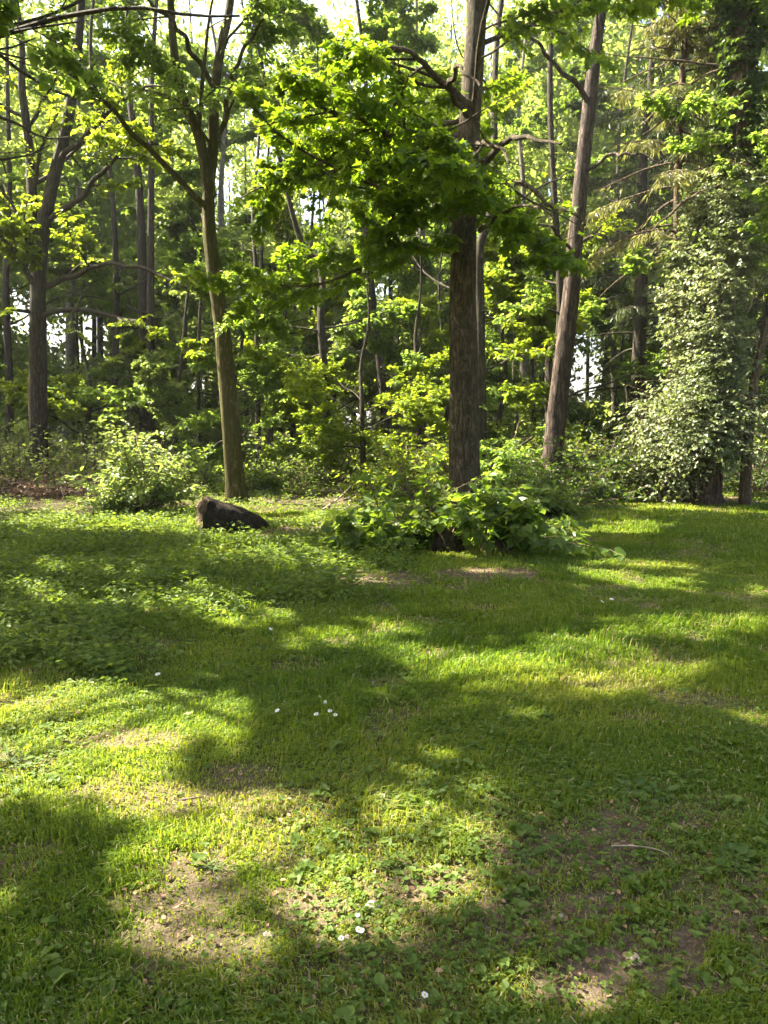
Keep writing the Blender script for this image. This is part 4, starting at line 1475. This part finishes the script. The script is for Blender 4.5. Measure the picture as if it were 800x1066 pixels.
def stone(px, py, r, label, seed, mat):
    rng = np.random.default_rng(seed)
    g = gp(px, py)
    import bmesh
    bm = bmesh.new()
    bmesh.ops.create_icosphere(bm, subdivisions=3, radius=1)
    co = np.array([v.co[:] for v in bm.verts])
    n = vnoise(co * 1.3 + 10, seed) - .5
    n2a = vnoise(co * 3.3 + 10, seed + 1) - .5
    co = co * (1 + .7 * n + .25 * n2a)[:, None] * np.array([1.25, .95, .62]) * r
    for v, c in zip(bm.verts, co):
        v.co = c
    for f in bm.faces:
        f.smooth = True
    me = bpy.data.meshes.new('stone')
    bm.to_mesh(me)
    bm.free()
    me.materials.append(mat)
    o = bpy.data.objects.new('stone', me)
    COL.objects.link(o)
    o.location = (g[0], g[1], g[2] + r * .12)
    o.rotation_euler = (rng.normal(0, .2), rng.normal(0, .2), rng.random() * 6)
    tag(o, label, 'stone', 'stones on the lawn')


ST = plain_mat('stone_surface', (.2, .175, .14), (.42, .37, .31), .9, 30)
STP = plain_mat('pinkish_stone_surface', (.36, .27, .21), (.55, .44, .36), .9, 30)
stone(390, 958, .022, 'pale grey stone on the sunny bare soil above the daisies', 1, ST)
stone(660, 1008, .022, 'pinkish stone on the dark bare soil at lower right', 2, STP)
stone(584, 965, .014, 'small pebble in the shaded bare soil at lower right', 3, ST)
stone(281, 985, .014, 'small pebble on bare soil left of the daisies', 4, ST)


def weed(px, py, r, n, label, seed, tmpl, leaf, h=.05):
    rng = np.random.default_rng(seed)
    r *= .8
    n = int(n * 1.6)
    g = gp(px, py)
    t = thing('weed_plant', label, 'weed', g, 'broad-leaved weeds in the lawn')
    az = np.arange(n) * 2.399 + rng.normal(0, .2, n)
    el = rng.uniform(.15, .9, n)
    L = r * rng.uniform(.6, 1.1, n)
    d = np.stack([np.cos(az) * np.cos(el), np.sin(az) * np.cos(el), np.sin(el)], 1)
    st = bentpath(np.repeat(g[None], n, 0) - np.array([0, 0, .005]), d, L * .7, 5, -.05, .05, rng)
    st[:, 1:, 2] = np.maximum(st[:, 1:, 2], g[2] + .012)
    mb = MB()
    tubes(mb, st, np.linspace(.002, .0012, 5)[None].repeat(n, 0), 4)
    mb.build('stalk', STEM, t, smooth=True)
    lm = MB()
    put_leaves(lm, st[:, -1], nrm(st[:, -1] - st[:, -2]) - np.array([0, 0, .15]), nrm(np.array([0, 0, 1.0]) + rng.normal(0, .3, (n, 3))), L * rng.uniform(.3, .62, n), tmpl, rng)
    lm.build('leaves', leaf, t)


WEEDS = [(762, 908, .10, 14, 'leafy weed on the shaded bare soil by the right edge', T_LIME), (655, 838, .11, 12, 'leafy weed in the shade at right, above the curved stick', T_LIME),
         (688, 838, .09, 10, 'smaller weed next to the shaded one above the curved stick', T_LIME), (590, 892, .08, 10, 'weed left of the curved stick on the shaded soil', T_LIME),
         (545, 905, .09, 12, 'weed at the edge between the sunny patch and the dark soil', T_LIME), (402, 850, .10, 16, 'pale weed clump at the top of the sunny middle patch', T_LIME),
         (450, 836, .09, 12, 'upright weed right of the pale clump, top of the sunny middle patch', T_OVAL), (222, 915, .10, 12, 'long-leaved weed in the shade left of the sunny middle patch', T_LANCE),
         (406, 915, .07, 14, 'fresh green tuft in the sunny middle patch above the stone', T_LANCE), (372, 1005, .05, 16, 'dark tufted weed under the white daisies', T_OVAL),
         (540, 940, .08, 9, 'weed left of the pebble on the shaded bare soil', T_LIME), (686, 970, .05, 18, 'small grassy weed on the dark bare soil at right', T_LANCE),
         (130, 870, .08, 12, 'weed on the sunny left bare patch', T_LIME), (480, 960, .07, 9, 'weed right of the stone on bare soil', T_LIME), (12, 795, .14, 22, 'dark spiky weed at the left edge by the brown spot', T_LANCE),
         (610, 655, .16, 16, 'dark weed in the grass right of the leafy bush', T_LANCE), (345, 600, .22, 20, 'large pale-leaved plant left of the brown litter under the bush', T_LIME),
         (120, 635, .2, 18, 'tall pale weed standing out of the left weeds', T_LIME), (90, 640, .2, 16, 'broad weed left of the tall pale one in the left weeds', T_LIME)]
for i, (px, py, r, n, lab, tm) in enumerate(WEEDS):
    weed(px, py, r, n, lab, 850 + i, tm, LF['bush'] if i not in (5, 16, 17) else LF['shrub'])

def haze():
    mb = MB()
    a, t = 620.0, 32.0
    v = np.array([(x, y, z) for z in (-1.4, t) for y in (-a, a) for x in (-a, a)])
    mb.add(v, [np.array([[0, 2, 3, 1], [4, 5, 7, 6], [0, 1, 5, 4], [2, 6, 7, 3], [0, 4, 6, 2], [1, 3, 7, 5]])])
    m, nt, N = newmat('haze_air')
    pv = N('ShaderNodeVolumePrincipled', Density=.0004, Anisotropy=.2)
    pv.inputs['Color'].default_value = (.95, .97, 1.0, 1)
    o_ = N('ShaderNodeOutputMaterial')
    nt.links.new(pv.outputs[0], o_.inputs['Volume'])
    o = mb.build('haze', m)
    tag(o, 'thin pale air softening the far trees', 'haze', kind='stuff')


haze()

# ------------------------------------------------------------------ camera, light, world
cd = bpy.data.cameras.new('camera')
cam = bpy.data.objects.new('camera', cd)
COL.objects.link(cam)
cam.location = CAM
cam.rotation_euler = (PI / 2 - TH, 0, 0)
cd.sensor_fit = 'VERTICAL'
cd.sensor_height = 24
cd.lens = 24 * F / 1066.0
cd.clip_start = .05
cd.clip_end = 3000
scene.camera = cam

w = bpy.data.worlds.new('World')
scene.world = w
w.use_nodes = True
nt = w.node_tree
sky = nt.nodes.new('ShaderNodeTexSky')
sky.sky_type = 'NISHITA'
sky.sun_disc = False
sky.sun_elevation = SUN_EL
sky.sun_rotation = math.radians(290)
sky.dust_density = 6.0
sky.air_density = 1.0
bg = nt.nodes['Background']
bg.inputs['Strength'].default_value = .072
nt.links.new(sky.outputs[0], bg.inputs['Color'])

sd = bpy.data.lights.new('sun', 'SUN')
sd.energy = 5.0
sd.angle = math.radians(.55)
sd.color = (1.0, .92, .74)
so = bpy.data.objects.new('sun', sd)
COL.objects.link(so)
so.rotation_euler = Vector((-SUN[0], -SUN[1], -SUN[2])).to_track_quat('-Z', 'Y').to_euler()
so.location = (-10, 6, 20)

print('FACES', {o.name: len(o.data.polygons) for o in scene.objects if o.type == 'MESH' and len(o.data.polygons) > 20000}, sum(len(o.data.polygons) for o in scene.objects if o.type == 'MESH'))
scene.render.engine = 'CYCLES'
cy = scene.cycles
cy.max_bounces = 7
cy.diffuse_bounces = 3
cy.glossy_bounces = 2
cy.transmission_bounces = 4
cy.transparent_max_bounces = 2
cy.caustics_reflective = False
cy.caustics_refractive = False
cy.use_denoising = True
cy.use_adaptive_sampling = True
vs = scene.view_settings
vs.view_transform = 'Standard'
vs.look = 'None'
vs.exposure = 3.1
vs.gamma = 1
vs.use_curve_mapping = False
